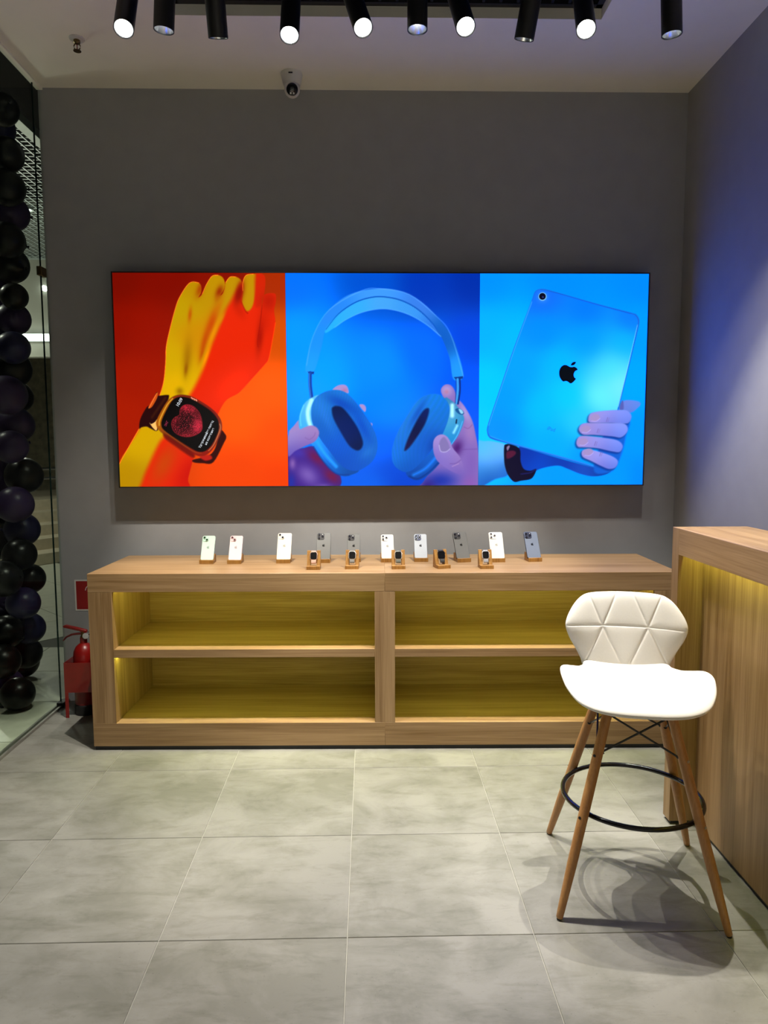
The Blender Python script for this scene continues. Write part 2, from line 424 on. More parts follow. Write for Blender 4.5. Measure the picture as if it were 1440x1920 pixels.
# ---------------------------------------------------------------- glass shop front
def glass():
    m = bpy.data.materials.new('shop glass'); m.use_nodes = True
    nt = m.node_tree; nt.nodes.clear(); N, L = nt.nodes.new, nt.links.new
    out = N('ShaderNodeOutputMaterial'); mix = N('ShaderNodeMixShader'); t = N('ShaderNodeBsdfTransparent'); g = N('ShaderNodeBsdfGlossy'); f = N('ShaderNodeMath'); w = N('ShaderNodeLayerWeight'); e = N('ShaderNodeMath')
    t.inputs['Color'].default_value = (.90, .945, .91, 1); g.inputs['Roughness'].default_value = .02; e.operation = 'POWER'; e.inputs[1].default_value = 5.; f.operation = 'MULTIPLY_ADD'; f.inputs[1].default_value = .16; f.inputs[2].default_value = .006
    L(w.outputs['Facing'], e.inputs[0]); L(e.outputs[0], f.inputs[0]); L(f.outputs[0], mix.inputs['Fac']); L(t.outputs[0], mix.inputs[1]); L(g.outputs[0], mix.inputs[2]); L(mix.outputs[0], out.inputs['Surface'])
    return m
gm = glass()
win = shell('window_1')
win.location = (XL, 0, 0)
B().box((-.006, -3.2, .01), (.006, 4.2243, ZT + .15)).build('pane', gm, win, smooth=False)
B().box((-.006, 4.2297, .01), (.006, YW, ZT + .15)).build('pane', gm, win, smooth=False)
B().box((-.004, 4.2245, .01), (.004, 4.2295, ZT + .15)).build('joint_seal', pbr('dark green edge', (.006, .022, .02), .25), win, smooth=False)
b = B(); b.box((-.02, -3.2, 0), (-.008, YW, .014)); b.box((.008, -3.2, 0), (.02, YW, .014)); b.build('floor_channel', pbr('channel metal', (.36, .35, .31), .35, .6), win, smooth=False)
cl = B().box((-.012, 4.20, 2.535), (.016, 4.27, 2.585)).build('clamp', brass, win, bevel=.003)
B().box((-.011, 4.19, 0.0), (.03, 4.27, .03)).build('floor_clamp', black, win, bevel=.003)

# ---------------------------------------------------------------- balloons
bal_mats = {'black': pbr('black latex', (.003, .0035, .0035), .3, 0, .05, 8, 0, 0, .25), 'dark purple': pbr('dark purple latex', (.036, .020, .070), .36, 0, .1, 8, 0, 0, .25), 'navy blue': pbr('navy latex', (.016, .015, .060), .34, 0, .1, 8, 0, 0, .25)}
bal_mesh = {}
BAL = [(11, 290, 28, 'black'), (12, 352, 29, 'black'), (-2, 335, 29, 'dark purple'), (20, 400, 29, 'dark purple'), (12, 450, 29, 'black'), (19, 497, 30, 'black'), (2, 550, 30, 'dark purple'),
       (27, 556, 22, 'black'), (26, 598, 27, 'dark purple'), (25, 652, 27, 'navy blue'), (22, 692, 32, 'black'), (12, 741, 33, 'dark purple'), (31, 745, 27, 'black'), (30, 797, 30, 'dark purple'), (20, 838, 28, 'dark purple'),
       (45, 892, 31, 'black'), (-2, 892, 31, 'dark purple'), (28, 946, 31, 'dark purple'), (42, 993, 29, 'navy blue'), (37, 1040, 28, 'black'), (56, 1085, 26, 'black'), (44, 1131, 28, 'navy blue'), (55, 1178, 27, 'navy blue'),
       (49, 1224, 27, 'black'), (44, 1271, 28, 'black'), (34, 1316, 29, 'black'), (14, 1325, 29, 'dark purple'), (-15, 1272, 30, 'dark purple'),
       (-8, 240, 30, 'navy blue'), (4, 205, 26, 'black'), (-18, 400, 30, 'black'), (-14, 620, 32, 'navy blue'), (-20, 670, 30, 'black'), (-18, 790, 30, 'black'), (-12, 960, 30, 'black'), (-2, 1015, 32, 'black'), (5, 1085, 32, 'black'),
       (2, 1140, 30, 'dark purple'), (10, 1185, 30, 'black'), (5, 1240, 30, 'black'), (-18, 1330, 28, 'black'), (-20, 500, 30, 'navy blue')]
ORD = ['lowest', 'second', 'third', 'fourth', 'fifth', 'sixth', 'seventh', 'eighth', 'ninth', 'tenth', 'eleventh', 'twelfth', 'thirteenth', 'fourteenth', 'fifteenth', 'sixteenth', 'seventeenth', 'eighteenth', 'nineteenth', 'twentieth', 'twenty-first', 'twenty-second', 'twenty-third']
count = {}
bal = sorted(BAL, key=lambda q: -q[1])
dep = [4.24 + (.06 if q[0] > 40 else .20 if q[0] < 5 else 0.) for q in bal]
def ball_at(k):
    px, py, r, c = bal[k]
    p = unproject(px, py, dep[k]); rad = 1.06 * r / 1335.06 * (dep[k] + .1)
    p.x = min(p.x, XL - .02 - rad); p.z = max(p.z, rad * 1.02)
    return p, rad
for it in range(500):                                     # let the balloons settle side by side instead of through each other
    P = [ball_at(k) for k in range(len(bal))]
    for i in range(len(bal)):
        for j in range(i):
            gap = (P[i][0] - P[j][0]).length - 1.0 * (P[i][1] + P[j][1])
            if gap < 0:
                f, n = (i, j) if dep[i] > dep[j] or (dep[i] == dep[j] and bal[i][0] < bal[j][0]) else (j, i)
                dep[f] = min(dep[f] - gap * .25, 6.2); dep[n] = max(dep[n] + gap * .1, 4.24 if bal[n][0] > 36 else 3.95)
for k, (px, py, r, c) in enumerate(bal):
    p, rad = ball_at(k)
    i = count.get(c, 0); count[c] = i + 1
    if c not in bal_mesh:
        prof = [(1e-4, -1.16), (.10, -1.18), (.05, -1.10), (.07, -1.06), (.22, -1.0)] + [(math.sin(a) * 1.0, -math.cos(a) * (1.0 if a > 1.57 else 1.03)) for a in [math.radians(q) for q in range(22, 176, 11)]] + [(1e-4, 1.0)]
        o = B().lathe(prof, 30, cap=False).build('balloon', bal_mats[c]); bal_mesh[c] = o.data
    else:
        o = bpy.data.objects.new('balloon', bal_mesh[c]); COL.objects.link(o)
    o.location = p; o.scale = (rad, rad, rad)
    o.rotation_euler = (random.uniform(1.2, 1.9), random.uniform(-.3, .3), random.uniform(1.2, 1.9) if px > 20 else random.uniform(-2.5, 0))
    tag(o, ('lowest %s balloon in the column outside the glass' % c) if i == 0 else '%s %s balloon from the floor, column outside the glass' % (ORD[i], c), 'balloon', 'balloons in the column outside the glass')
# ---------------------------------------------------------------- the printed picture of the light box
class Print:
    """paints a flat print on a grid of art coordinates (colours are sRGB 0-255)"""
    def __init__(s, X, Y):
        s.X, s.Y = X, Y
        s.C = np.zeros(X.shape + (3,))
        s.M = np.ones(X.shape)
    def unit(s, sc, ox, oy):
        s.sc, s.ox, s.oy = sc, ox, oy
        s.u, s.v = (s.X - ox) * sc, (s.Y - oy) * sc
    def smooth(s, pts, closed=True, k=5):
        P = np.array(pts, float)
        n = len(P)
        out = []
        for i in range(n if closed else n - 1):
            if closed:
                a, b, c, d = P[i - 1], P[i], P[(i + 1) % n], P[(i + 2) % n]
            else:
                a, b, c, d = P[max(i - 1, 0)], P[i], P[i + 1], P[min(i + 2, n - 1)]
            for t in np.arange(k) / k:
                out.append(.5 * (2 * b + (c - a) * t + (2 * a - 5 * b + 4 * c - d) * t * t + (3 * b - a - 3 * c + d) * t ** 3))
        if not closed: out.append(P[-1])
        return np.array(out)
    def box(s, P, m):
        w = (s.u > P[:, 0].min() - m) & (s.u < P[:, 0].max() + m) & (s.v > P[:, 1].min() - m) & (s.v < P[:, 1].max() + m)
        r, c = np.where(w.any(1))[0], np.where(w.any(0))[0]
        if not len(r) or not len(c): return None
        return slice(r[0], r[-1] + 1), slice(c[0], c[-1] + 1)
    def dist(s, P, u, v, closed):
        d2 = np.full(u.shape, 1e12)
        ins = np.zeros(u.shape, bool)
        n = len(P)
        for i in range(n if closed else n - 1):
            (x0, y0), (x1, y1) = P[i], P[(i + 1) % n]
            dx, dy = x1 - x0, y1 - y0
            t = np.clip(((u - x0) * dx + (v - y0) * dy) / (dx * dx + dy * dy + 1e-9), 0, 1)
            d2 = np.minimum(d2, (u - x0 - t * dx) ** 2 + (v - y0 - t * dy) ** 2)
            if closed:
                ins ^= ((y0 > v) != (y1 > v)) & (u < dx * (v - y0) / (dy if abs(dy) > 1e-9 else 1e-9) + x0)
        d = np.sqrt(d2)
        return np.where(ins, -d, d) if closed else d
    def put(s, sl, a, col):
        a = (a * s.M[sl])[..., None]
        c = col[sl] if isinstance(col, np.ndarray) and col.ndim == 3 else np.array(col, float)
        s.C[sl] = s.C[sl] * (1 - a) + c * a
    def fill(s, pts, col, soft=3., op=1., sm=True, clip=False):
        P = s.smooth(pts) if sm else np.array(pts, float)
        sl = s.box(P, soft * 2 + 4)
        if sl is None: return
        a = np.clip(.5 - s.dist(P, s.u[sl], s.v[sl], True) / (2 * soft), 0, 1) * op
        s.put(sl, a * a * (3 - 2 * a) if soft > 8 and op == 1 else a, col)
        if clip:
            s.M = np.zeros(s.X.shape); s.M[sl] = a
    def free(s): s.M = np.ones(s.X.shape)
    def line(s, pts, w, col, soft=3., op=1., sm=True):
        P = s.smooth(pts, False) if sm else np.array(pts, float)
        sl = s.box(P, w + soft * 2 + 4)
        if sl is None: return
        s.put(sl, np.clip(.5 - (s.dist(P, s.u[sl], s.v[sl], False) - w / 2) / (2 * soft), 0, 1) * op, col)
    def glow(s, x, y, rx, ry, ang, col, op=1.):
        c, n = math.cos(math.radians(ang)), math.sin(math.radians(ang))
        du, dv = s.u - x, s.v - y
        a = np.exp(-((du * c + dv * n) / rx) ** 2 - ((-du * n + dv * c) / ry) ** 2) * op
        s.put((slice(None), slice(None)), a, col)
    def grad(s, *stops):
        """blend of colours by inverse distance to their points"""
        W = 0; C = 0
        for x, y, c in stops:
            w = 1 / (((s.u - x) ** 2 + (s.v - y) ** 2) / 1e4 + 1.6) ** 1.9
            W = W + w; C = C + w[..., None] * np.array(c, float)
        return C / W[..., None]

def paint_wrist(p):
    p.unit(4, 200, 500)
    p.C[:] = p.grad((80, 80, (120, 10, 0)), (300, 500, (152, 16, 0)), (120, 1100, (172, 26, 0)), (200, 850, (164, 22, 0)), (450, 80, (130, 10, 0)), (80, 500, (142, 14, 0)),
                    (900, 60, (138, 14, 0)), (1290, 120, (176, 44, 0)), (1290, 500, (214, 80, 0)), (1250, 900, (236, 94, 0)), (1300, 1300, (232, 80, 0)),
                    (1000, 1550, (226, 70, 0)), (1300, 1600, (226, 66, 0)), (1000, 1150, (236, 92, 0)))
    hand = [(95, 1480), (170, 1345), (250, 1205), (330, 1090), (398, 965), (428, 860), (442, 720), (447, 600), (478, 455), (518, 305), (546, 232), (600, 145),
            (640, 115), (690, 122), (708, 150), (706, 195), (688, 232), (718, 205), (748, 135), (790, 72), (835, 64), (872, 85), (888, 140), (872, 200), (850, 216), (880, 170),
            (893, 120), (925, 78), (970, 78), (1005, 100), (1024, 150), (1020, 220), (1012, 262), (1022, 180), (1022, 120), (1045, 66), (1100, 56), (1175, 58),
            (1190, 130), (1166, 290), (1163, 310), (1167, 240), (1190, 208), (1235, 198), (1268, 210), (1268, 270), (1256, 330), (1266, 420), (1242, 560), (1216, 690),
            (1190, 732), (1100, 832), (1000, 940), (905, 995), (855, 1065), (800, 1180), (700, 1330), (648, 1450), (610, 1590), (585, 1680), (95, 1680)]
    p.fill(hand, (222, 38, 2), 3, clip=True)
    warm = p.grad((560, 300, (196, 160, 0)), (470, 700, (208, 168, 0)), (520, 880, (222, 180, 0)), (640, 160, (190, 140, 0)), (820, 110, (196, 146, 0)), (700, 520, (208, 140, 0)),
                  (250, 1300, (212, 168, 0)), (150, 1600, (190, 140, 0)))
    p.fill([(80, 1480), (250, 1200), (380, 960), (420, 600), (520, 250), (600, 60), (1040, 60), (1000, 130), (935, 250), (880, 345), (830, 480), (780, 600), (725, 760), (660, 900),
            (600, 1000), (450, 1250), (390, 1330), (300, 1520), (220, 1690), (60, 1690)], warm, 26)
    p.fill([(1030, 40), (1115, 40), (1118, 150), (1105, 260), (1080, 320), (1045, 330), (1015, 265), (1025, 150)], (198, 146, 0), 10)
    p.fill([(1120, 40), (1200, 40), (1180, 250), (1120, 300), (1110, 180)], (206, 34, 2), 12, .7)
    for x, y, rx, ry, a, c, o in [(700, 170, 26, 60, 20, (170, 50, 0), .75), (845, 190, 26, 50, 20, (150, 25, 0), .85), (1000, 190, 30, 80, 12, (140, 14, 0), .9), (985, 215, 20, 60, 12, (150, 14, 0), .7),
                                  (625, 360, 15, 55, 6, (196, 80, 0), .85), (605, 680, 34, 130, 4, (160, 100, 0), .7), (595, 770, 14, 50, 6, (140, 70, 0), .7), (790, 420, 34, 120, 18, (206, 60, 0), .8),
                                  (735, 560, 24, 110, 16, (196, 62, 0), .75), (715, 650, 12, 60, 16, (186, 60, 0), .6), (840, 300, 20, 70, 25, (205, 110, 0), .6), (548, 935, 26, 26, 0, (150, 96, 0), .8), (830, 240, 16, 40, 20, (190, 100, 0), .5),
                                  (800, 500, 18, 130, 22, (226, 150, 0), .8), (745, 680, 14, 90, 20, (234, 160, 0), .75), (860, 390, 16, 60, 26, (214, 150, 0), .7)]:
        p.glow(x, y, rx, ry, a, c, o)
    p.glow(1150, 520, 22, 110, 6, (172, 12, 0), .9); p.glow(1215, 260, 60, 70, 0, (186, 20, 0), .8); p.glow(1180, 420, 50, 90, 8, (206, 26, 0), .6)
    p.glow(1000, 330, 30, 60, -25, (205, 28, 0), .6); p.glow(950, 900, 160, 90, -45, (236, 46, 0), .7); p.glow(620, 1560, 160, 90, -60, (206, 14, 2), .9); p.glow(430, 1480, 70, 160, 28, (190, 90, 0), .5)
    p.line([(1010, 265), (1040, 330), (1058, 350)], 6, (170, 10, 0), 4, .8); p.line([(1166, 290), (1150, 440), (1132, 560), (1136, 600)], 4, (160, 10, 0), 4, .9)
    p.free()
    for q in ([(398, 965), (428, 860), (442, 720), (447, 600), (478, 455), (518, 305), (546, 232), (600, 145), (640, 115), (690, 122)], [(95, 1480), (170, 1345), (250, 1205)],
              [(718, 205), (748, 135), (790, 72), (835, 64)], [(893, 120), (925, 78), (970, 78)], [(1022, 180), (1022, 120), (1045, 66), (1100, 56)]):
        p.line(q, 4, (250, 150, 40), 2.5, .9)
    p.line([(1266, 420), (1242, 560), (1216, 690), (1190, 732), (1100, 832), (1000, 940)], 3, (255, 90, 10), 2.5, .8)
    # watch
    p.fill([(246, 1170), (262, 1120), (300, 1055), (330, 1030), (370, 950), (384, 945), (384, 968), (450, 962), (468, 975), (440, 1060), (400, 1150), (380, 1230), (330, 1215), (300, 1200), (262, 1205), (245, 1215)], (40, 6, 8), 4)
    p.fill([(312, 1058), (330, 1020), (372, 952), (384, 945), (378, 985), (345, 1045), (325, 1062)], (206, 84, 20), 3); p.line([(318, 1060), (374, 952)], 4, (255, 150, 70), 3, .8)
    p.line([(340, 1130), (440, 985)], 16, (66, 26, 10), 8, .8)
    p.fill([(322, 1172), (335, 1180), (362, 1165), (378, 1150), (376, 1226), (350, 1212)], (236, 200, 110), 3)
    p.fill([(850, 1228), (890, 1258), (896, 1285), (880, 1320), (800, 1466), (720, 1474), (655, 1468), (650, 1448), (760, 1420), (815, 1360)], (52, 6, 6), 4)
    p.fill([(700, 1425), (770, 1412), (790, 1440), (740, 1455)], (190, 30, 20), 6)
    rim = [(372, 1190), (380, 1140), (440, 1030), (480, 985), (530, 962), (590, 962), (660, 985), (780, 1060), (846, 1130), (866, 1190), (856, 1250), (812, 1345), (768, 1398), (715, 1422), (650, 1405), (500, 1310), (405, 1240)]
    g = p.grad((385, 1180, (196, 110, 10)), (450, 1020, (176, 92, 8)), (600, 965, (90, 30, 10)), (800, 1080, (90, 10, 8)), (862, 1200, (150, 60, 40)), (700, 1415, (150, 20, 10)), (470, 1290, (90, 30, 6)))
    p.fill(rim, g, 4)
    p.fill([(430, 1255), (520, 1310), (650, 1400), (640, 1430), (520, 1350), (440, 1290)], (110, 12, 6), 8, .9)
    p.line([(394, 1190), (400, 1145), (452, 1040), (495, 990)], 7, (238, 190, 60), 4, .9); p.line([(848, 1180), (852, 1220), (806, 1330), (765, 1380)], 5, (226, 150, 90), 3, .9)
    p.line([(500, 985), (560, 970), (650, 990), (780, 1070), (840, 1140)], 5, (150, 30, 24), 3, .9); p.line([(410, 1220), (520, 1300), (650, 1385), (710, 1400)], 5, (170, 70, 24), 3, .9)
    scr = [(410, 1190), (418, 1140), (468, 1040), (500, 998), (540, 978), (590, 980), (650, 1000), (770, 1075), (826, 1135), (842, 1190), (834, 1245), (796, 1325), (756, 1372), (712, 1390), (655, 1375), (520, 1290), (432, 1228)]
    p.fill(scr, (8, 5, 6), 4)
    for x, y in ((640, 988), (656, 996), (672, 1003)): p.line([(x - 4, y - 6), (x + 4, y + 4)], 7, (240, 180, 150), 2.5, sm=False)
    heart = [(549, 1108), (552, 1070), (575, 1043), (612, 1035), (655, 1052), (690, 1090), (708, 1130), (716, 1180), (714, 1222), (690, 1250), (640, 1272), (590, 1276), (540, 1262), (505, 1235), (488, 1195), (490, 1160), (510, 1132), (535, 1120)]
    p.fill(heart, (96, 16, 26), 4, clip=True)
    p.glow(600, 1060, 60, 26, 20, (214, 40, 62), .95); p.glow(680, 1195, 50, 60, 30, (236, 48, 76), .95); p.glow(600, 1265, 60, 14, 0, (200, 40, 56), .7); p.glow(510, 1150, 24, 24, 0, (190, 34, 50), .6)
    p.glow(590, 1170, 60, 70, 0, (22, 6, 8), .75)
    rng = np.random.default_rng(3)
    n = rng.random(p.X.shape)
    p.C[n < .3] = p.C[n < .3] * (1 - .6 * p.M[n < .3][:, None]); hot = n > .9
    p.C[hot] = p.C[hot] + (np.array((226, 60, 80)) - p.C[hot]) * (.65 * p.M[hot][:, None])
    p.free()
    p.line(heart + heart[:1], 3, (206, 40, 56), 2.5, .7)

SKIN_A, SKIN_B, SKIN_C = (186, 170, 226), (140, 112, 196), (60, 40, 150)
def paint_headphones(p):
    p.unit(3.789, 530, 500)
    p.C[:] = p.grad((60, 100, (0, 116, 232)), (100, 500, (0, 158, 252)), (300, 800, (0, 166, 255)), (700, 700, (0, 146, 248)), (650, 100, (0, 84, 212)), (1000, 120, (0, 56, 190)), (1350, 100, (0, 48, 176)),
                    (1350, 500, (0, 72, 220)), (1000, 600, (0, 112, 240)), (1350, 900, (0, 92, 232)), (750, 1000, (0, 138, 246)), (700, 1300, (0, 110, 236)), (650, 1550, (0, 104, 226)), (850, 1560, (0, 66, 208)), (760, 1450, (0, 74, 214)))
    # fingertips behind the left cup
    for q in ([(355, 876), (385, 848), (425, 838), (455, 848), (468, 880), (462, 900), (400, 880)], [(545, 985), (568, 978), (588, 992), (592, 1018), (580, 1030)], [(625, 1110), (638, 1118), (634, 1135)]):
        p.fill(q, (176, 150, 210), 4)
    p.glow(440, 880, 20, 16, 0, (190, 110, 160), .6)
    p.fill([(45, 1172), (80, 1130), (118, 1092), (140, 1160), (60, 1200)], (164, 140, 206), 4)
    p.fill([(40, 1330), (150, 1290), (235, 1285), (330, 1410), (410, 1490), (372, 1575), (40, 1575)], (66, 34, 140), 5, clip=True)
    p.glow(120, 1320, 90, 40, 0, (70, 56, 180), .8); p.glow(240, 1360, 90, 40, 40, (112, 24, 84), .95); p.glow(350, 1490, 70, 40, 40, (120, 24, 70), .9); p.glow(180, 1480, 90, 60, 40, (128, 98, 190), .9)
    p.glow(70, 1400, 22, 40, 0, (150, 110, 190), .8); p.glow(60, 1530, 30, 60, 0, (30, 50, 170), .8); p.glow(290, 1560, 60, 20, 0, (120, 90, 180), .7)
    p.free()
    # right hand behind
    p.fill([(1126, 890), (1132, 858), (1158, 838), (1192, 842), (1218, 872), (1240, 930), (1290, 990), (1345, 1090), (1372, 1200), (1390, 1320), (1395, 1580), (985, 1580), (1000, 1530), (1080, 1420), (1180, 1320), (1150, 980)], SKIN_B, 4, clip=True)
    p.glow(1165, 880, 40, 40, 0, (190, 170, 224), .9); p.glow(1165, 890, 20, 18, 0, (190, 120, 160), .7); p.glow(1300, 1040, 30, 90, -25, (176, 160, 220), .9); p.glow(1330, 1180, 40, 90, -10, (168, 128, 196), .8)
    p.glow(1240, 1290, 40, 60, 20, (70, 20, 110), .9); p.glow(1340, 1400, 60, 140, 0, (130, 96, 188), .8); p.glow(1120, 1520, 130, 70, 0, (22, 50, 176), .9); p.glow(1330, 1540, 60, 60, 0, (150, 90, 180), .6)
    p.glow(1030, 1560, 60, 50, 0, (40, 20, 120), .7); p.line([(1290, 1140), (1320, 1150), (1345, 1125)], 4, (120, 70, 150), 4, .6); p.line([(1260, 1300), (1380, 1296)], 4, (110, 70, 160), 5, .6)
    p.free()
    # head band
    band = [(163, 745), (175, 640), (214, 502), (250, 425), (330, 308), (440, 216), (560, 172), (690, 156), (800, 166), (900, 198), (1000, 262), (1090, 350), (1192, 478), (1240, 590), (1284, 780), (1213, 800), (1186, 650), (1128, 500),
            (1060, 395), (960, 300), (850, 240), (740, 214), (640, 214), (520, 250), (400, 330), (308, 446), (272, 590), (222, 748)]
    p.fill(band, p.grad((190, 700, (30, 166, 240)), (230, 520, (24, 150, 236)), (350, 330, (40, 140, 226)), (690, 180, (66, 160, 232)), (1000, 290, (60, 132, 224)), (1180, 500, (24, 110, 216)), (1250, 700, (36, 166, 240)), (1150, 520, (0, 80, 190))), 4)
    p.line([(170, 700), (214, 502), (330, 308), (560, 172), (690, 157), (900, 198), (1090, 350), (1192, 478), (1284, 780)], 5, (110, 190, 245), 4, .6)
    p.fill([(306, 472), (312, 430), (400, 336), (520, 256), (640, 220), (740, 220), (850, 246), (960, 306), (1060, 402), (1124, 496), (1020, 410), (900, 342), (780, 306), (680, 301), (560, 326), (450, 376), (370, 432)],
           p.grad((330, 450, (30, 180, 240)), (520, 300, (46, 178, 236)), (700, 260, (70, 170, 224)), (900, 300, (56, 158, 226)), (1080, 450, (40, 120, 220))), 4, clip=True)
    t = .5 + .5 * np.sin(p.u * .62 + p.v * .12) * np.sin(p.v * .5)
    p.C += (t - .5)[..., None] * np.array((90, 60, 30.)) * p.M[..., None]
    p.free()
    p.line([(308, 446), (400, 334), (520, 253), (640, 217), (740, 217), (850, 243), (960, 303), (1060, 398), (1124, 496)], 6, (10, 84, 190), 4, .7)
    p.line([(370, 432), (450, 376), (560, 326), (680, 301), (780, 306), (900, 342), (1020, 410), (1124, 496)], 4, (120, 210, 250), 4, .7)
    for q in ([(178, 746), (224, 746), (222, 764), (186, 762)], [(1216, 786), (1282, 778), (1280, 796), (1230, 802)]): p.fill(q, (10, 60, 150), 3, sm=False)
    p.line([(196, 755), (196, 840), (207, 932)], 24, (14, 70, 176), 3); p.line([(190, 760), (190, 840), (200, 930)], 6, (70, 150, 230), 3, .8)
    p.line([(1243, 800), (1244, 880), (1236, 972)], 16, (60, 160, 226), 3); p.line([(1258, 796), (1260, 880), (1246, 975)], 12, (8, 46, 140), 3); p.line([(1232, 800), (1232, 880), (1226, 970)], 5, (20, 70, 170), 3)
    # left cup
    p.fill([(113, 1110), (124, 1040), (152, 975), (200, 935), (265, 915), (300, 1000), (330, 1200), (420, 1360), (540, 1440), (490, 1478), (425, 1487), (350, 1452), (270, 1360), (212, 1270), (132, 1172)],
           p.grad((140, 1060, (30, 160, 220)), (190, 1040, (150, 230, 236)), (200, 1130, (60, 190, 240)), (260, 1290, (20, 140, 240)), (350, 1420, (10, 100, 210)), (480, 1470, (6, 70, 160))), 4)
    p.line([(205, 950), (180, 1020), (182, 1080), (196, 1130)], 26, (196, 244, 240), 9, .95); p.line([(150, 985), (126, 1060), (130, 1130)], 8, (100, 220, 245), 4, .8)
    p.line([(245, 1245), (300, 1330), (380, 1420)], 22, (40, 176, 250), 10, .8); p.line([(220, 1280), (290, 1385), (380, 1470), (470, 1478)], 8, (4, 56, 150), 6, .8)
    cup = [(203, 1020), (218, 960), (250, 918), (310, 886), (375, 876), (440, 890), (505, 945), (565, 1025), (640, 1140), (672, 1230), (670, 1310), (640, 1378), (580, 1428), (520, 1452), (455, 1438), (395, 1392), (330, 1308), (262, 1215), (212, 1110)]
    p.fill(cup, p.grad((250, 960, (30, 132, 214)), (400, 920, (26, 126, 214)), (560, 1080, (20, 110, 214)), (250, 1150, (16, 98, 200)), (400, 1300, (10, 92, 214)), (640, 1300, (22, 110, 206)), (560, 1400, (10, 84, 200)), (400, 1390, (8, 76, 190))), 4, clip=True)
    p.glow(420, 975, 130, 44, 28, (6, 66, 190), .75); p.glow(570, 1140, 30, 120, -28, (8, 76, 200), .7); p.glow(300, 1060, 30, 130, -25, (40, 130, 220), .5); p.glow(600, 1320, 60, 30, -40, (40, 126, 214), .5)
    w = np.sin(p.u * 1.0 + 14 * np.sin((p.u + p.v) / 260)) * np.sin(p.v * .55)
    p.C += w[..., None] * np.array((13, 17, 22.)) * p.M[..., None]
    p.free()
    p.fill([(349, 1015), (362, 995), (385, 990), (425, 1003), (480, 1065), (535, 1150), (568, 1235), (566, 1278), (545, 1303), (515, 1302), (470, 1268), (412, 1175), (362, 1080)], p.grad((400, 1020, (4, 24, 70)), (420, 1120, (6, 36, 112)), (500, 1150, (4, 26, 96)), (530, 1270, (2, 18, 60)), (460, 1220, (6, 40, 116))), 9)
    p.fill([(38, 1205), (70, 1180), (120, 1158), (190, 1130), (235, 1138), (258, 1170), (254, 1205), (225, 1245), (160, 1275), (90, 1310), (38, 1345)], p.grad((60, 1220, (184, 168, 220)), (150, 1180, (176, 158, 216)), (220, 1180, (190, 150, 204)), (200, 1250, (110, 70, 170)), (90, 1300, (70, 56, 180))), 5)
    p.line([(160, 1215), (190, 1228), (222, 1205), (232, 1180)], 4, (130, 96, 170), 4, .7)
    # right cup
    p.fill([(1150, 945), (1190, 945), (1240, 990), (1285, 1060), (1285, 1110), (1245, 1205), (1180, 1295), (1105, 1410), (1020, 1490), (950, 1517), (885, 1485), (890, 1440), (1000, 1370), (1100, 1250), (1150, 1140)],
           p.grad((1200, 960, (10, 90, 170)), (1200, 1040, (170, 240, 240)), (1230, 1100, (60, 190, 226)), (1270, 1090, (10, 96, 190)), (1180, 1220, (20, 150, 220)), (1080, 1380, (16, 110, 230)), (950, 1490, (10, 70, 170)), (1130, 1400, (4, 50, 150))), 4)
    p.line([(1205, 985), (1205, 1060)], 26, (200, 250, 244), 10, .9); p.line([(1240, 1130), (1215, 1180)], 14, (170, 244, 246), 8, .9); p.line([(1278, 1100), (1240, 1200), (1180, 1290)], 4, (120, 220, 250), 4, .7)
    p.line([(1110, 1330), (1020, 1430), (930, 1480)], 18, (30, 140, 246), 10, .8); p.line([(900, 1490), (960, 1508), (1040, 1460), (1110, 1390)], 8, (2, 40, 120), 8, .7)
    cup = [(775, 1345), (778, 1290), (800, 1215), (840, 1130), (900, 1030), (940, 968), (1000, 920), (1060, 904), (1115, 910), (1160, 945), (1186, 1000), (1178, 1080), (1140, 1180), (1080, 1270), (1000, 1372), (930, 1440), (870, 1460), (812, 1432), (782, 1390)]
    p.fill(cup, p.grad((1080, 930, (10, 130, 220)), (960, 1000, (30, 136, 220)), (1120, 1060, (14, 116, 210)), (860, 1150, (30, 130, 216)), (1000, 1280, (14, 96, 206)), (800, 1340, (20, 128, 224)), (880, 1440, (8, 80, 190)), (1060, 1250, (8, 80, 196))), 4, clip=True)
    p.glow(960, 1040, 24, 110, 30, (10, 76, 196), .7); p.glow(1080, 1270, 40, 60, 30, (6, 60, 170), .7)
    w = np.sin(p.u * 1.0 - 14 * np.sin((p.u - p.v) / 260)) * np.sin(p.v * .55)
    p.C += w[..., None] * np.array((13, 17, 22.)) * p.M[..., None]
    p.free()
    p.fill([(866, 1308), (876, 1262), (905, 1190), (950, 1100), (990, 1035), (1020, 1008), (1040, 1012), (1036, 1050), (1008, 1125), (955, 1210), (900, 1285)], p.grad((1010, 1040, (2, 30, 110)), (950, 1140, (2, 14, 60)), (880, 1290, (30, 24, 80))), 7)
    p.fill([(1226, 1016), (1248, 1006), (1280, 1024), (1288, 1046), (1266, 1052), (1240, 1038)], (20, 90, 160), 3); p.fill([(1250, 1012), (1272, 1018), (1284, 1040), (1266, 1044)], (150, 214, 230), 3)
    p.line([(1236, 1088), (1233, 1112)], 9, (8, 30, 70), 3)
    p.fill([(1068, 1280), (1074, 1232), (1098, 1202), (1132, 1192), (1165, 1206), (1190, 1240), (1210, 1290), (1258, 1350), (1280, 1410), (1286, 1462), (1250, 1474), (1190, 1448), (1110, 1392), (1078, 1340)],
           p.grad((1100, 1230, (190, 160, 216)), (1140, 1300, (170, 160, 222)), (1180, 1400, (130, 112, 206)), (1250, 1380, (186, 140, 196)), (1240, 1460, (90, 70, 180)), (1090, 1340, (100, 80, 196))), 4, clip=True)
    p.fill([(1112, 1270), (1124, 1228), (1150, 1212), (1176, 1250), (1186, 1296), (1160, 1316), (1124, 1312)], (136, 122, 186), 6)
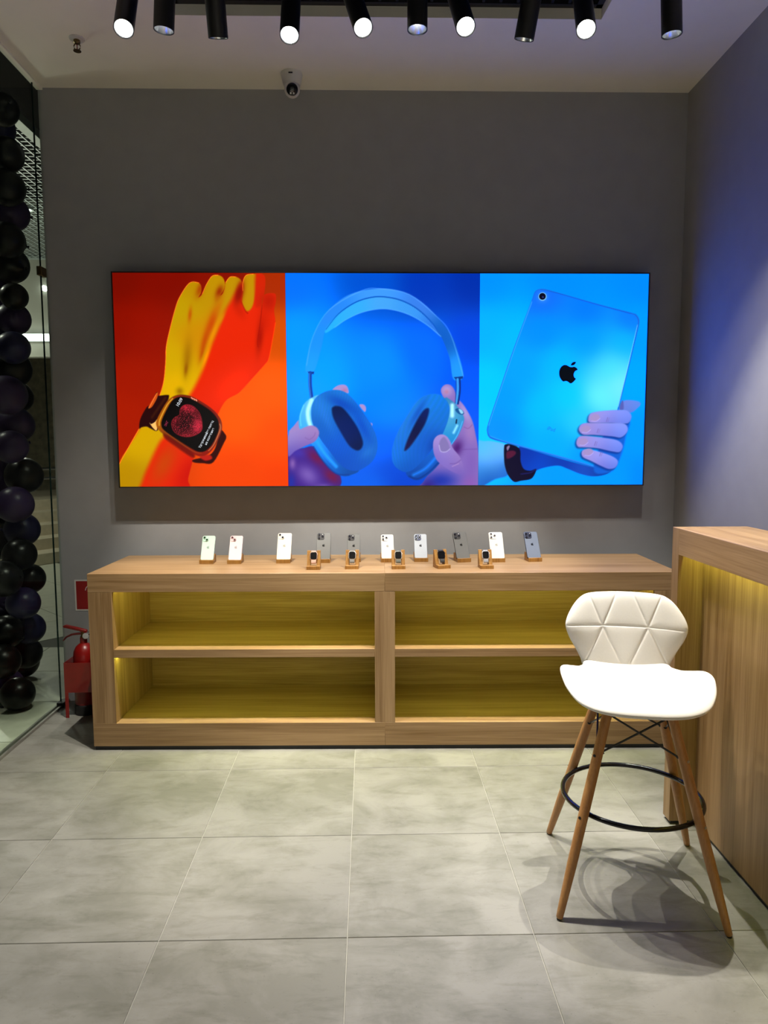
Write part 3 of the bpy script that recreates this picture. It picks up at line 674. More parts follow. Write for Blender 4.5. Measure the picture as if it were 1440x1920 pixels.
    p.line([(1112, 1270), (1124, 1312), (1160, 1316), (1188, 1296)], 5, (206, 196, 236), 4, .8); p.line([(1190, 1400), (1230, 1398), (1268, 1372)], 4, (110, 76, 160), 4, .7); p.line([(1205, 1420), (1250, 1400)], 4, (214, 170, 214), 4, .6)
    p.free()

def paint_tablet(p):
    p.unit(4.114, 880, 500)
    p.C[:] = p.grad((120, 100, (0, 150, 240)), (700, 90, (0, 146, 238)), (1350, 100, (0, 142, 236)), (120, 500, (0, 182, 252)), (120, 900, (0, 206, 255)), (120, 1250, (0, 208, 255)), (350, 600, (0, 190, 255)), (1340, 500, (0, 160, 248)),
                    (1340, 900, (0, 172, 255)), (1330, 1300, (0, 158, 246)), (1330, 1640, (0, 140, 236)), (700, 1640, (0, 160, 244)), (1150, 1640, (0, 158, 246)))
    # arm and wrist under the tablet
    p.fill([(50, 1372), (120, 1345), (200, 1350), (290, 1385), (305, 1500), (300, 1605), (200, 1640), (50, 1690)], p.grad((100, 1400, (60, 200, 236)), (120, 1470, (150, 222, 246)), (250, 1450, (130, 210, 244)), (100, 1560, (40, 130, 220)), (150, 1640, (10, 76, 190)), (280, 1570, (16, 90, 206))), 9)
    p.fill([(385, 1390), (500, 1420), (690, 1478), (950, 1545), (1090, 1560), (1060, 1600), (960, 1618), (860, 1600), (760, 1560), (680, 1535), (560, 1556), (470, 1595), (420, 1590), (390, 1500)], p.grad((450, 1460, (10, 50, 170)), (520, 1530, (10, 80, 214)), (700, 1510, (16, 60, 180)), (900, 1580, (30, 84, 204)), (1050, 1590, (10, 50, 150))), 5)
    p.fill([(268, 1470), (268, 1400), (278, 1372), (330, 1372), (390, 1410), (396, 1500), (420, 1560), (470, 1575), (516, 1562), (500, 1610), (470, 1640), (400, 1652), (345, 1660), (300, 1610), (275, 1540)], (16, 12, 44), 4)
    p.fill([(290, 1430), (340, 1420), (360, 1440), (330, 1470), (290, 1480)], (96, 26, 60), 6, .9); p.fill([(288, 1395), (305, 1380), (312, 1390), (296, 1420)], (180, 150, 190), 4, .8); p.line([(400, 1600), (470, 1590), (512, 1566)], 8, (40, 40, 130), 5, .7)
    tab = [(478, 270), (500, 205), (518, 182), (548, 172), (590, 174), (700, 204), (1000, 290), (1250, 355), (1292, 372), (1312, 408), (1310, 450), (1280, 580), (1200, 905), (1060, 1480), (1035, 1538), (985, 1555), (940, 1545),
           (700, 1476), (300, 1366), (190, 1336), (152, 1316), (138, 1280), (142, 1225), (200, 1050), (340, 640)]
    p.fill(tab, (24, 110, 214), 3, clip=False)
    tab2 = [(484, 272), (506, 210), (522, 188), (550, 180), (590, 184), (700, 214), (1000, 300), (1244, 366), (1280, 382), (1298, 412), (1298, 450), (1270, 580), (1192, 905), (1050, 1470), (1026, 1526), (985, 1540), (940, 1530),
            (700, 1462), (300, 1354), (194, 1324), (160, 1306), (147, 1278), (150, 1226), (208, 1050), (348, 640)]
    p.fill(tab2, p.grad((560, 230, (20, 112, 234)), (900, 330, (4, 124, 248)), (1240, 420, (10, 120, 236)), (560, 500, (0, 146, 255)), (900, 560, (0, 160, 255)), (1200, 560, (10, 190, 255)), (400, 800, (0, 166, 255)), (700, 760, (0, 190, 255)),
                        (1100, 800, (70, 220, 250)), (1000, 1000, (110, 228, 250)), (1160, 900, (130, 226, 250)), (760, 1000, (0, 208, 252)), (300, 1000, (0, 160, 255)), (250, 1250, (0, 150, 252)), (550, 1100, (0, 196, 255)), (650, 1350, (0, 178, 250)),
                        (850, 1200, (40, 206, 244)), (900, 1450, (0, 158, 240))), 3)
    p.line([(484, 272), (348, 640), (208, 1050), (150, 1226)], 3, (90, 220, 255), 3, .8); p.line([(1298, 450), (1192, 905), (1150, 1080)], 3, (190, 244, 255), 3, .7); p.line([(160, 1306), (300, 1356), (700, 1466), (960, 1540)], 4, (90, 190, 255), 3, .6)
    p.line([(550, 178), (700, 212), (1000, 298), (1244, 364)], 3, (10, 80, 200), 3, .7)
    p.glow(566, 236, 36, 36, 0, (120, 190, 240), .5)
    # thumb and fingers
    p.fill([(1178, 1060), (1196, 1034), (1240, 1030), (1305, 1040), (1322, 1062), (1300, 1090), (1250, 1126), (1190, 1112)], p.grad((1200, 1060, (140, 130, 216)), (1260, 1060, (150, 160, 230)), (1300, 1060, (60, 150, 230)), (1240, 1110, (60, 110, 210))), 5)
    p.fill([(1165, 1060), (1185, 1030), (1190, 1100), (1160, 1104)], (90, 100, 190), 5)
    p.fill([(1100, 1180), (1235, 1190), (1210, 1300), (1180, 1430), (1120, 1560), (1030, 1600), (960, 1570), (1000, 1400)], (20, 100, 214), 12)
    for q, hi, lo in (([(918, 1175), (928, 1142), (960, 1124), (1050, 1112), (1190, 1106), (1235, 1124), (1252, 1158), (1235, 1200), (1200, 1212), (1100, 1206), (960, 1206), (924, 1198)], (1050, 1140), (1100, 1204)),
                      ([(846, 1262), (856, 1226), (890, 1208), (960, 1206), (1080, 1206), (1180, 1208), (1218, 1232), (1218, 1276), (1170, 1318), (1100, 1310), (960, 1298), (880, 1296)], (1040, 1240), (1060, 1306)),
                      ([(826, 1360), (838, 1322), (872, 1306), (960, 1312), (1100, 1330), (1160, 1350), (1184, 1388), (1160, 1430), (1100, 1426), (980, 1400), (880, 1394), (840, 1390)], (1000, 1345), (1040, 1412)),
                      ([(866, 1440), (880, 1414), (920, 1410), (1000, 1428), (1100, 1462), (1146, 1500), (1130, 1548), (1080, 1562), (1020, 1540), (940, 1500), (880, 1472)], (1000, 1455), (1040, 1548))):
        p.fill([(x - 10, y + 10) for x, y in q], (10, 40, 140), 10, .8)
        p.fill(q, p.grad((hi[0] - 120, hi[1] + 10, (172, 146, 214)), (hi[0], hi[1], (176, 176, 232)), (hi[0] + 120, hi[1] + 20, (160, 186, 238)), (lo[0], lo[1] + 14, (96, 90, 206)), (lo[0] + 90, lo[1] + 16, (70, 110, 220))), 5)
        x, y = q[0]
        p.fill([(x + 14, y - 8), (x + 40, y - 34), (x + 78, y - 32), (x + 88, y - 4), (x + 60, y + 16), (x + 26, y + 14)], (172, 150, 206), 4, .9); p.line([(x + 26, y + 16), (x + 62, y + 18), (x + 90, y - 4)], 4, (200, 190, 236), 3, .8)
        p.line([(x + 150, y - 10), (x + 140, y + 20)], 4, (110, 90, 180), 3, .7); p.line([(x + 162, y - 8), (x + 152, y + 22)], 3, (120, 100, 190), 3, .6)

# ================================================================ display cabinet
led = glow('warm led strip', LED_COL, LED_STRENGTH)
CZ = .9228
ca = thing('display_cabinet', 'long low oak cabinet with four open lit shelves under the light box', 'cabinet', (.0752, 3.5524, 0), -.0191)
W2, CD = 1.4976, .6068
OK = dict(parent=ca, bevel=.0012)
B().box((-W2 + .006, .008, 0), (W2 - .006, CD - .02, .022)).build('plinth', black, ca, smooth=False)
for x0, x1 in ((-W2, .0064), (.0066, W2)):
    B().box((x0, 0, .021), (x1, .022, .143)).build('bottom_rail', oak['X'], **OK)
    B().box((x0, 0, .829), (x1, .022, CZ)).build('top_apron', oak['X'], **OK)
    B().box((x0, .0222, .898), (x1, CD, CZ)).build('top_board', oak['X'], **OK)
for x0, x1, y0 in ((-W2, -1.377, .0), (1.377, W2, .0), (-.045, .058, .0)):
    B().box((x0, y0 + .0003, .1432), (x1, .022, .8288)).build('stile', oak['Z'], **OK)
    B().box((x0, .0222, .0225), (x1, .585, .8978)).build('upright_panel', oak['Z'], **OK)
for x0, x1 in ((-1.3768, -.0452), (.0582, 1.3768)):
    B().box((x0, .0222, .105), (x1, .585, .143)).build('deck_board', oak['X'], **OK)
    B().box((x0, .0012, .488), (x1, .584, .531)).build('shelf', oak['X'], **OK)
    B().box((x0, .026, .884), (x1, .036, .8975)).build('led_strip', led, ca, smooth=False)
    B().box((x0, .034, .4825), (x1, .044, .4879)).build('led_strip', led, ca, smooth=False)
B().box((-W2, .5852, .031), (W2, .604, .8978)).build('back_panel', oak['X'], **OK)

# ================================================================ high counter on the right
co = thing('bar_counter', 'tall oak counter with a thick top along the right wall', 'counter', (1.238, 2.847, 0))
CH, CW = 1.2335, .305
OC = dict(parent=co, bevel=.0012)
B().box((0, -.060, .014), (CW, 0, CH - .0002)).build('end_panel', oak['Z'], **OC)
B().box((0, -3.2, 1.128), (.022, -.0602, CH)).build('front_apron', oak['Y'], **OC)
B().box((.0222, -3.2, 1.2), (CW, -.0602, CH)).build('top_board', oak['Y'], **OC)
B().box((.102, -3.2, .016), (.122, -.0602, 1.1998)).build('front_panel', oak['Z'], **OC)
B().box((.1222, -3.2, .016), (CW, -3.17, 1.1998)).build('rear_end_panel', oak['Z'], **OC)
B().box((.008, -.055, 0), (CW - .01, -.008, .0138)).build('foot', black, co, smooth=False)
B().box((.108, -3.19, 0), (CW - .01, -.062, .0158)).build('plinth', black, co, smooth=False)
B().box((.026, -3.1, 1.188), (.036, -.064, 1.1998)).build('led_strip', led, co, smooth=False)

# ================================================================ bar stool
so = thing('bar_stool', 'white quilted butterfly bar stool with wooden legs and black foot ring', 'stool', (.9353, 2.42, 0), math.radians(-10.7))
def mirror(half): return half + [(-x, y) for x, y in reversed(half) if x > 1e-6]
def cushion(outline, c, t, surf, nr=30, k=7, pw=7., front=None):
    """closed padded shell over an outline; surf(x, y) -> point, normal"""
    O = [(v.x, v.y) for v in smooth_loop([(x, y, 0) for x, y in outline], k)]
    n = len(O); rings_t, rings_b = [], []
    for i in range(1, nr + 1):
        r = math.sin(math.pi / 2 * i / nr) if i < nr else 1.0
        ht = t * max(1 - r ** pw, 0) ** .5
        a, bb = [], []
        for x, y in O:
            X, Y = c[0] + (x - c[0]) * r, c[1] + (y - c[1]) * r
            p, nm = surf(X, Y)
            g = front(X, Y) if front else 0.
            a.append(p + nm * (ht - g * min(1, ht / t * 1.4))); bb.append(p - nm * ht)
        rings_t.append(a); rings_b.append(bb)
    b = B()
    b.rings(rings_t + list(reversed(rings_b[:-1])), cap=False)
    b.bm.verts.ensure_lookup_table()
    allv = list(b.bm.verts)
    for vs, sgn in ((allv[:n], 1), (allv[-n:], -1)):
        p, nm = surf(*c); g = front(*c) if front else 0.
        m = b.bm.verts.new(p + nm * (sgn * t - (g if sgn > 0 else 0)))
        for i in range(n): b.bm.faces.new((vs[i], vs[(i + 1) % n], m))
    return b
def smooth01(x): x = min(max(x, 0), 1); return x * x * (3 - 2 * x)
def seat_surf(x, y):
    def z(x, y): return .714 + .056 * (abs(x) / .25) ** 2.3 * (.22 + .70 * smooth01((y + .20) / .2)) + .05 * (y + .02) - .012 * smooth01((-.12 - y) / .12)
    e = 1e-3
    n = Vector((-(z(x + e, y) - z(x - e, y)) / (2 * e), -(z(x, y + e) - z(x, y - e)) / (2 * e), 1)).normalized()
    return Vector((x, y, z(x, y))), n
seat_out = mirror([(0, -.228), (.085, -.226), (.155, -.212), (.212, -.175), (.247, -.115), (.263, -.050), (.264, .005), (.254, .045), (.228, .072), (.194, .102), (.167, .150), (.157, .192), (.120, .208), (0, .212)])
seat_out = [(x * .968, y) for x, y in seat_out]
cushion(seat_out, (0, -.02), .026, seat_surf, 30, 7, 4.).build('seat', leather, so)
BH = .281
def back_surf(x, s):
    def P(x, s):
        v = s / BH
        return Vector((x, .196 + .062 * v + .02 * v * v - .030 * (abs(x) / .2) ** 2 * (.4 + .6 * smooth01(v * 1.6)), .722 + s * .965))
    e = 1e-3
    n = (P(x + e, s) - P(x - e, s)).cross(P(x, s + e) - P(x, s - e)).normalized()
    if n.y > 0: n = -n
    return P(x, s), n
sm = .155
SEAMS = [((-.24, sm + .006), (.24, sm)), ((-.085, sm), (-.146, .30)), ((-.085, sm), (-.020, .30)), ((.085, sm), (.024, .30)), ((.085, sm), (.148, .30)), ((-.085, sm), (-.165, -.01)), ((-.085, sm), (-.001, -.01)), ((.085, sm), (.001, -.01)), ((.085, sm), (.165, -.01))]
def seam_depth(x, s):
    g = 0.
    for (x0, y0), (x1, y1) in SEAMS:
        dx, dy = x1 - x0, y1 - y0
        u = min(max(((x - x0) * dx + (s - y0) * dy) / (dx * dx + dy * dy), 0), 1)
        d = math.hypot(x - x0 - u * dx, s - y0 - u * dy)
        g = max(g, (.0022 * math.exp(-(d / .0032) ** 2) + .0010 * math.exp(-(d / .014) ** 2)))
    return g
back_out = mirror([(0, -.012), (.10, -.012), (.150, -.005), (.166, .035), (.186, .075), (.208, .115), (.2215, .155), (.219, .185), (.203, .220), (.178, .255), (.150, .276), (.115, .284), (.06, .287), (0, .288)])
cushion(back_out, (0, .14), .017, back_surf, 76, 20, 9., seam_depth).build('backrest', leather, so)
B().box((-.125, -.125, .664), (.125, .125, .676)).build('seat_plate', black, so, bevel=.004)
def leg_at(sx, sy, z): a = .2655 - .245 * z; return Vector((sx * a, sy * a, z))
for sx, sy in ((-1, -1), (1, -1), (1, 1), (-1, 1)):
    p0, p1 = leg_at(sx, sy, .004), leg_at(sx, sy, .668)
    d = p1 - p0; L = d.length
    B().lathe([(.0085, .0), (.0115, .004), (.0125, .03), (.0165, .25 * L), (.0175, .6 * L), (.0165, L)], 18, p0, d).build('leg', beech, so)
    for z, s in ((.322, 1), (.52, 1)):
        p = leg_at(sx, sy, z); o = Vector((sx, sy, 0)).normalized()
        B().lathe([(.0, .0), (.0055, 0), (.0055, .003), (.003, .004), (0, .003)], 12, p + o * .0155, o, cap=False).build('bolt', steel if (sx, sy) == (1, -1) else black, so)
    p = leg_at(sx, sy, .322); o = Vector((sx, sy, 0)).normalized()
    B().rod(p - o * .0120, p - o * .026, .006).build('ring_bolt', black, so)
    f = p0
    B().lathe([(0, -.004), (.008, -.004), (.009, 0), (.008, .003)], 14, f, (0, 0, 1), cap=False).build('foot_pad', black, so)
rr = leg_at(1, 0, .322).x * math.sqrt(2) - .0265
B().tube([(rr * math.cos(a), rr * math.sin(a), .322) for a in [2 * math.pi * k / 72 for k in range(72)]], .0085, 10, True).build('foot_ring', black_gloss, so)
rod_black = pbr('brace black', (.012, .012, .013), .35)
for a, c in (((-1, -1), (1, -1)), ((1, -1), (1, 1)), ((1, 1), (-1, 1)), ((-1, 1), (-1, -1))):
    for s, e in ((a, c), (c, a)):
        p, q = leg_at(s[0], s[1], .655), leg_at(e[0], e[1], .52)
        off = Vector((s[0] + e[0], s[1] + e[1], 0)).normalized() * (.003 if s == a else -.004)
        d = (q - p).normalized()
        B().rod(p + off * 1.0 + d * .016, q + off - d * .014, .0036, seg=8).build('brace_rod', rod_black, so)
        B().rod(q - d * .022, q - d * .010, .007, seg=10).build('brace_nut', rod_black, so)

# ================================================================ light box
LY = 4.19
lb = thing('light_box', 'wide backlit advertising box with orange, blue and cyan pictures on grey wall', 'light box', (.0905, YW - .002, 1.3285))
LO = Vector(lb.location)
def lw(x, z, dy=0.): return Vector((x - LO.x, LY - dy - LO.y, z - LO.z))
LX0, LX1, LZ0, LZ1 = -1.4475, 1.6285, 1.3285, 2.546
m = .006
B().box(lw(LX0 - m, LZ0 - m, -.004), (LX1 + m - LO.x, 0, LZ1 + m - LO.z)).build('casing', alu, lb, smooth=False)
b = B()
for x0, z0, x1, z1 in ((LX0 - m, LZ0 - m, LX1 + m, LZ0), (LX0 - m, LZ1, LX1 + m, LZ1 + m), (LX0 - m, LZ0, LX0, LZ1), (LX1, LZ0, LX1 + m, LZ1)): b.box(lw(x0, z0, .006), lw(x1, z1, -.004))
b.build('bezel', alu, lb, smooth=False)
GH = np.array([[312.7796, -16.6559, 692.1982], [3.3572, -328.7546, 1320.9442], [.0051, -.0219, 1.]])   # picture plane (x, z) -> art coordinates
GI = np.linalg.inv(GH)
def art_to_plane(ax, ay):
    v = GI @ np.array((ax, ay, 1.)); return v[0] / v[2], v[1] / v[2]
def emit_vertex(name):
    m, nt, b = nodes(name)
    at = nt.nodes.new('ShaderNodeVertexColor'); at.layer_name = 'print'
    b.inputs['Base Color'].default_value = (.006, .006, .006, 1); b.inputs['Roughness'].default_value = .7; b.inputs['Specular IOR Level'].default_value = 0.
    b.inputs['Emission Strength'].default_value = BOX_STRENGTH
    nt.links.new(at.outputs['Color'], b.inputs['Emission Color'])
    m.cycles.emission_sampling = 'NONE'
    return m
film = emit_vertex('backlit film')
def s2l(c): c = np.asarray(c, float) / 255; return np.where(c <= .04045, c / 12.92, ((c + .055) / 1.055) ** 2.4)
def print_panel(x0, x1, paint, nx, nz, label):
    xs, zs = np.linspace(x0, x1, nx), np.linspace(LZ0, LZ1, nz)
    Xg, Zg = np.meshgrid(xs, zs)
    den = GH[2, 0] * Xg + GH[2, 1] * Zg + GH[2, 2]
    p = Print((GH[0, 0] * Xg + GH[0, 1] * Zg + GH[0, 2]) / den, (GH[1, 0] * Xg + GH[1, 1] * Zg + GH[1, 2]) / den)
    paint(p)
    rgb = s2l(np.clip(p.C, 0, 255)).reshape(-1, 3); rgb = rgb * (1 + 4. * rgb ** 10)      # the brightest inks glow past white level
    co_ = np.stack([Xg - LO.x, np.full(Xg.shape, LY - LO.y), Zg - LO.z], -1).reshape(-1, 3)
    idx = np.arange(nx * nz).reshape(nz, nx)
    q = np.stack([idx[:-1, :-1], idx[:-1, 1:], idx[1:, 1:], idx[1:, :-1]], -1).reshape(-1, 4)
    me = bpy.data.meshes.new('print_panel')
    me.vertices.add(len(co_)); me.vertices.foreach_set('co', co_.ravel())
    me.loops.add(q.size); me.loops.foreach_set('vertex_index', q.ravel().astype(np.int32))
    me.polygons.add(len(q)); me.polygons.foreach_set('loop_start', np.arange(0, q.size, 4, dtype=np.int32))
    me.update(calc_edges=True)
    at = me.color_attributes.new('print', 'FLOAT_COLOR', 'POINT')
    at.data.foreach_set('color', np.concatenate([rgb, np.ones((len(rgb), 1))], 1).ravel().astype(np.float32))
    me.materials.append(film)
    o = bpy.data.objects.new('print_panel', me); COL.objects.link(o); o.parent = lb; o['label'] = label
    return o
pa = print_panel(LX0, -.4682, paint_wrist, 340, 400, 'orange picture of a wrist wearing a dark watch')
pb = print_panel(-.4668, .6494, paint_headphones, 380, 400, 'blue picture of hands holding over-ear headphones')
pc = print_panel(.6502, LX1, paint_tablet, 330, 400, 'cyan picture of a hand holding a tablet')
def ink(name, c): return glow(name, s2l(c), BOX_STRENGTH)
def flat(name, pts, mat, parent, lift):
    P = [art_to_plane(x, y) for x, y in pts]
    return B().prism([(x - LO.x, z - LO.z) for x, z in P], (0, .0004, 0), (0, LY - lift - LO.y, 0)).build(name, mat, parent, smooth=False)
def z8(pts): return [(1040 + x / 7.384, 660 + y / 7.384) for x, y in pts]
LOGO = [(205, 205), (175, 187), (140, 180), (105, 194), (78, 225), (65, 262), (62, 305), (70, 345), (90, 382), (110, 404), (128, 409), (158, 404), (185, 414), (208, 432), (222, 436), (245, 428), (272, 402), (294, 372), (277, 358), (267, 338), (265, 310), (272, 285), (291, 262), (319, 247), (303, 222), (272, 206), (240, 211)]
LEAF = [(226, 186), (231, 166), (243, 150), (262, 140), (294, 139), (288, 160), (272, 178), (252, 186)]
ink_black = ink('black ink', (6, 12, 22))
def sm2(p, k=4): return [(v.x, v.y) for v in smooth_loop([(x, y, 0) for x, y in p], k)]
flat('logo', sm2(z8(LOGO)), ink_black, pc, .0010); flat('logo_leaf', sm2(z8(LEAF)), ink_black, pc, .0010)
def disc(cx, cy, r): return [(cx + r * math.cos(2 * math.pi * k / 28), cy + r * math.sin(2 * math.pi * k / 28)) for k in range(28)]
flat('camera_ring', disc(1017.3, 556.3, 8.0), ink('lens ring', (110, 180, 235)), pc, .0008); flat('camera_lens', disc(1017.1, 555.9, 6.3), ink('lens dark', (10, 10, 34)), pc, .0014); flat('camera_glint', disc(1018.0, 557.4, 2.0), ink('lens glint', (40, 50, 110)), pc, .0020)
def lettering(text, cx, cy, length, angle, mat, parent, lift=.0010):
    cu = bpy.data.curves.new('lettering', 'FONT'); cu.body = text; cu.align_x = 'CENTER'; cu.align_y = 'CENTER'; cu.size = 1.; cu.offset = .004
    tmp = bpy.data.objects.new('lettering', cu); COL.objects.link(tmp)
    bpy.context.view_layer.update()
    me = bpy.data.meshes.new_from_object(tmp.evaluated_get(bpy.context.evaluated_depsgraph_get()))
    bpy.data.objects.remove(tmp); bpy.data.curves.remove(cu)
    w = max(v.co.x for v in me.vertices) - min(v.co.x for v in me.vertices)
    x0, z0 = art_to_plane(cx, cy); x1, _ = art_to_plane(cx + length, cy)
    s = (x1 - x0) / w; a = math.radians(angle)
    for v in me.vertices:
        x, y = v.co.x * s, v.co.y * s
        v.co = (x0 + x * math.cos(a) - y * math.sin(a) - LO.x, LY - lift - LO.y, z0 + x * math.sin(a) + y * math.cos(a) - LO.z)
    me.materials.clear(); me.materials.append(mat); me.name = 'lettering'
    o = bpy.data.objects.new('lettering', me); COL.objects.link(o); o.parent = parent
    return o
white_ink = ink('white ink', (225, 232, 240))
lettering('10:09', 336.6, 754.6, 16, 58, white_ink, pa)
lettering('\u042d\u041a\u0413', 312.4, 794.4, 11, 62, ink('pink ink', (160, 50, 80)), pa)
lettering('\u0423\u0434\u0435\u0440\u0436\u0438\u0432\u0430\u0439\u0442\u0435 \u043f\u0430\u043b\u0435\u0446', 386.6, 814.4, 57, 62.5, white_ink, pa)
lettering('\u043d\u0430 \u043a\u043e\u043b\u0435\u0441\u0438\u043a\u0435', 393.0, 818.6, 34.5, 63, white_ink, pa)
lettering('iPad', 1033.6, 805, 15, -14, ink('faint blue ink', (24, 130, 190)), pc)

# ================================================================ phones and watches on the cabinet top
U = [(x - 185, -(y - 305)) for x, y in LOGO]; U2 = [(x - 185, -(y - 305)) for x, y in LEAF]
def norm_logo(P, h): a = math.radians(16); return [((x * math.cos(a) - y * math.sin(a)) / 290 * h, (x * math.sin(a) + y * math.cos(a)) / 290 * h) for x, y in P]
LEAN = math.radians(31)
phone_cols = {'green': ((.46, .60, .50), (.42, .66, .48), (.50, .64, .54)), 'pink': ((.66, .56, .55), (.74, .50, .50), (.70, .55, .55)), 'cream': ((.66, .63, .53), (.80, .77, .60), (.72, .68, .56)),
              'graphite': ((.115, .115, .108), (.035, .033, .035), (.06, .06, .06)), 'silver': ((.58, .565, .52), (.70, .69, .66), (.48, .47, .44)), 'pale blue': ((.40, .44, .49), (.05, .06, .13), (.30, .34, .38)), 'blue': ((.125, .155, .22), (.02, .025, .055), (.05, .06, .09))}
def make_phone(kind, pro, big):
    t = thing('smartphone', '', 'phone')
    w, h, d = (.0785, .1605, .0079) if big else (.0715, .1468, .0079)
    bc, mc_, lc = phone_cols[kind]
    bm_ = pbr('phone back ' + kind, bc, .32, 0, .03, 12, 0, 0, .5); cm = pbr('phone camera plate ' + kind, mc_, .25, 0, .05, 30); em = pbr('phone edge ' + kind, lc, .3, .6)
    lens_m = pbr('phone lens', (.012, .012, .02), .1, 0, .1, 30) if kind not in ('green', 'pink') else pbr('phone lens ' + kind, (.02, .05, .025) if kind == 'green' else (.10, .045, .05), .12)
    ro = Matrix.Translation((0, .004, .0178)) @ Matrix.Rotation(-LEAN, 4, 'X')
    def add(b, name, mat, par=t, bevel=0.): return b.turn(ro).build(name, mat, par, bevel=bevel)
    c = h / 2
    add(B().prism([(x, y + c) for x, y in rrect(w, h, .0105, 6)], (0, d, 0)), 'edge_band', em, bevel=.001)
    add(B().prism([(x, y + c) for x, y in rrect(w - .0024, h - .0024, .0095, 6)], (0, .0006, 0), (0, -.0005, 0)), 'back_glass', bm_)
    s = .036 if pro else .031
    if big: s *= 1.08
    mx, my = -w / 2 + s / 2 + .004, h - s / 2 - .004
    bump = add(B().prism([(x + mx, y + my) for x, y in rrect(s, s, .009, 6)], (0, .0024, 0), (0, -.0023, 0)), 'camera_plate', cm, bevel=.0006)
    L = [(-.26, .25), (-.26, -.25), (.25, 0)] if pro else [(-.22, .22), (.22, -.22)]
    for lx, ly in L:
        add(B().lathe([(0, .0032), (.0062 if pro else .0072, .0032), (.0072 if pro else .008, .0022), (.0072 if pro else .008, 0)], 18, (mx + lx * s, -.0023, my + ly * s), (0, -1, 0), cap=False), 'lens_ring', em, bump)
        add(B().lathe([(0, .0037), (.0050 if pro else .006, .0037), (.0052 if pro else .0062, .003)], 18, (mx + lx * s, -.0023, my + ly * s), (0, -1, 0), cap=False), 'lens', lens_m, bump)
    add(B().lathe([(0, .0008), (.0026, .0008), (.0028, 0)], 12, (mx + .25 * s, -.0023, my + (.3 if pro else .25) * s), (0, -1, 0), cap=False), 'flash', white_plastic, bump)
    lg = pbr('phone logo ' + kind, tuple(q * (.12 if kind in ('graphite', 'blue', 'pale blue') else .72) for q in bc), .2, .3)
    b = B(); b.prism(norm_logo(U, .0165), (0, .0006, 0), (0, -.0010, c + .002)); b.prism(norm_logo(U2, .0165), (0, .0006, 0), (0, -.0010, c + .002))
    add(b, 'logo', lg)
    return t
def make_stand():
    t = thing('phone_stand', '', 'phone stand')
    B().prism([(-.013, 0), (.064, 0), (.064, .013), (.0, .013), (.0, .0215), (-.013, .0215)], (.077, 0, 0), (-.0385, 0, 0), (0, 1, 0), (0, 0, 1)).build('base', bamboo, t, bevel=.0012)
    B().prism([(.0114, .0128), (.0308, .0455), (.064, .0455), (.064, .0128)], (.077, 0, 0), (-.0385, 0, 0), (0, 1, 0), (0, 0, 1)).build('back_rest', bamboo, t, bevel=.0012)
    return t
PH = [(-.886, 3.865, 'green', 0, 0, 0, 'pale green', 'first phone from the left'), (-.733, 3.859, 'pink', 0, 0, -1, 'pale pink', 'second phone from the left'), (-.467, 3.866, 'cream', 0, 1, -1, 'large cream white', 'third phone from the left, standing apart'),
      (-.249, 3.869, 'graphite', 1, 1, 0, 'large dark grey', 'behind the leftmost watch'), (-.082, 3.895, 'graphite', 1, 0, 0, 'small dark grey', 'behind the second watch'), (.108, 3.876, 'silver', 1, 0, 2, 'small ivory', 'beside the middle watch'),
      (.292, 3.885, 'pale blue', 1, 0, 0, 'light blue grey', 'between the middle and fourth watches'), (.526, 3.863, 'graphite', 1, 1, 11, 'tilted dark grey', 'third phone from the right'), (.714, 3.855, 'silver', 1, 1, 1, 'large ivory', 'behind the rightmost watch'), (.920, 3.865, 'blue', 1, 1, 6, 'dark blue', 'at the right end of the row')]
stand0 = None
for x, y, kind, pro, big, rz, look, where in PH:
    p = make_phone(kind, pro, big); p.location = (x, y + .013, CZ); p.rotation_euler = (0, 0, math.radians(rz))
    tag(p, '%s phone leaning on a bamboo stand, %s' % (look, where), 'phone', 'phones on the cabinet top')
    if stand0 is None: stand0 = make_stand(); s = stand0
    else: s = copy_tree(stand0)
    s.location = p.location; s.rotation_euler = p.rotation_euler
    tag(s, 'small bamboo stand under the %s phone, %s' % (look, where.replace('phone ', '').replace('first', 'first one').replace('second from', 'second one from').replace('third from', 'third one from')), 'phone stand', 'phone stands on the cabinet top')
WL = math.radians(20)
def make_watch_stand():
    t = thing('watch_stand', '', 'watch stand')
    X3 = ((0, 1, 0), (0, 0, 1))
    B().prism([(-.030, 0), (.050, 0), (.050, .012), (.004, .012), (.004, .018), (-.030, .018)], (.070, 0, 0), (-.035, 0, 0), *X3).build('base', bamboo, t, bevel=.001)
    for x in (-.035, .016):
        B().prism([(.004, .0122), (.036, .092), (.045, .092), (.050, .0122)], (.019, 0, 0), (x, 0, 0), *X3).build('upright', bamboo, t, bevel=.001)
    B().prism([(.0245, .058), (.0325, .078), (.043, .078), (.045, .058)], (.0316, 0, 0), (-.0158, 0, 0), *X3).build('cross_piece', bamboo, t, bevel=.001)
    return t
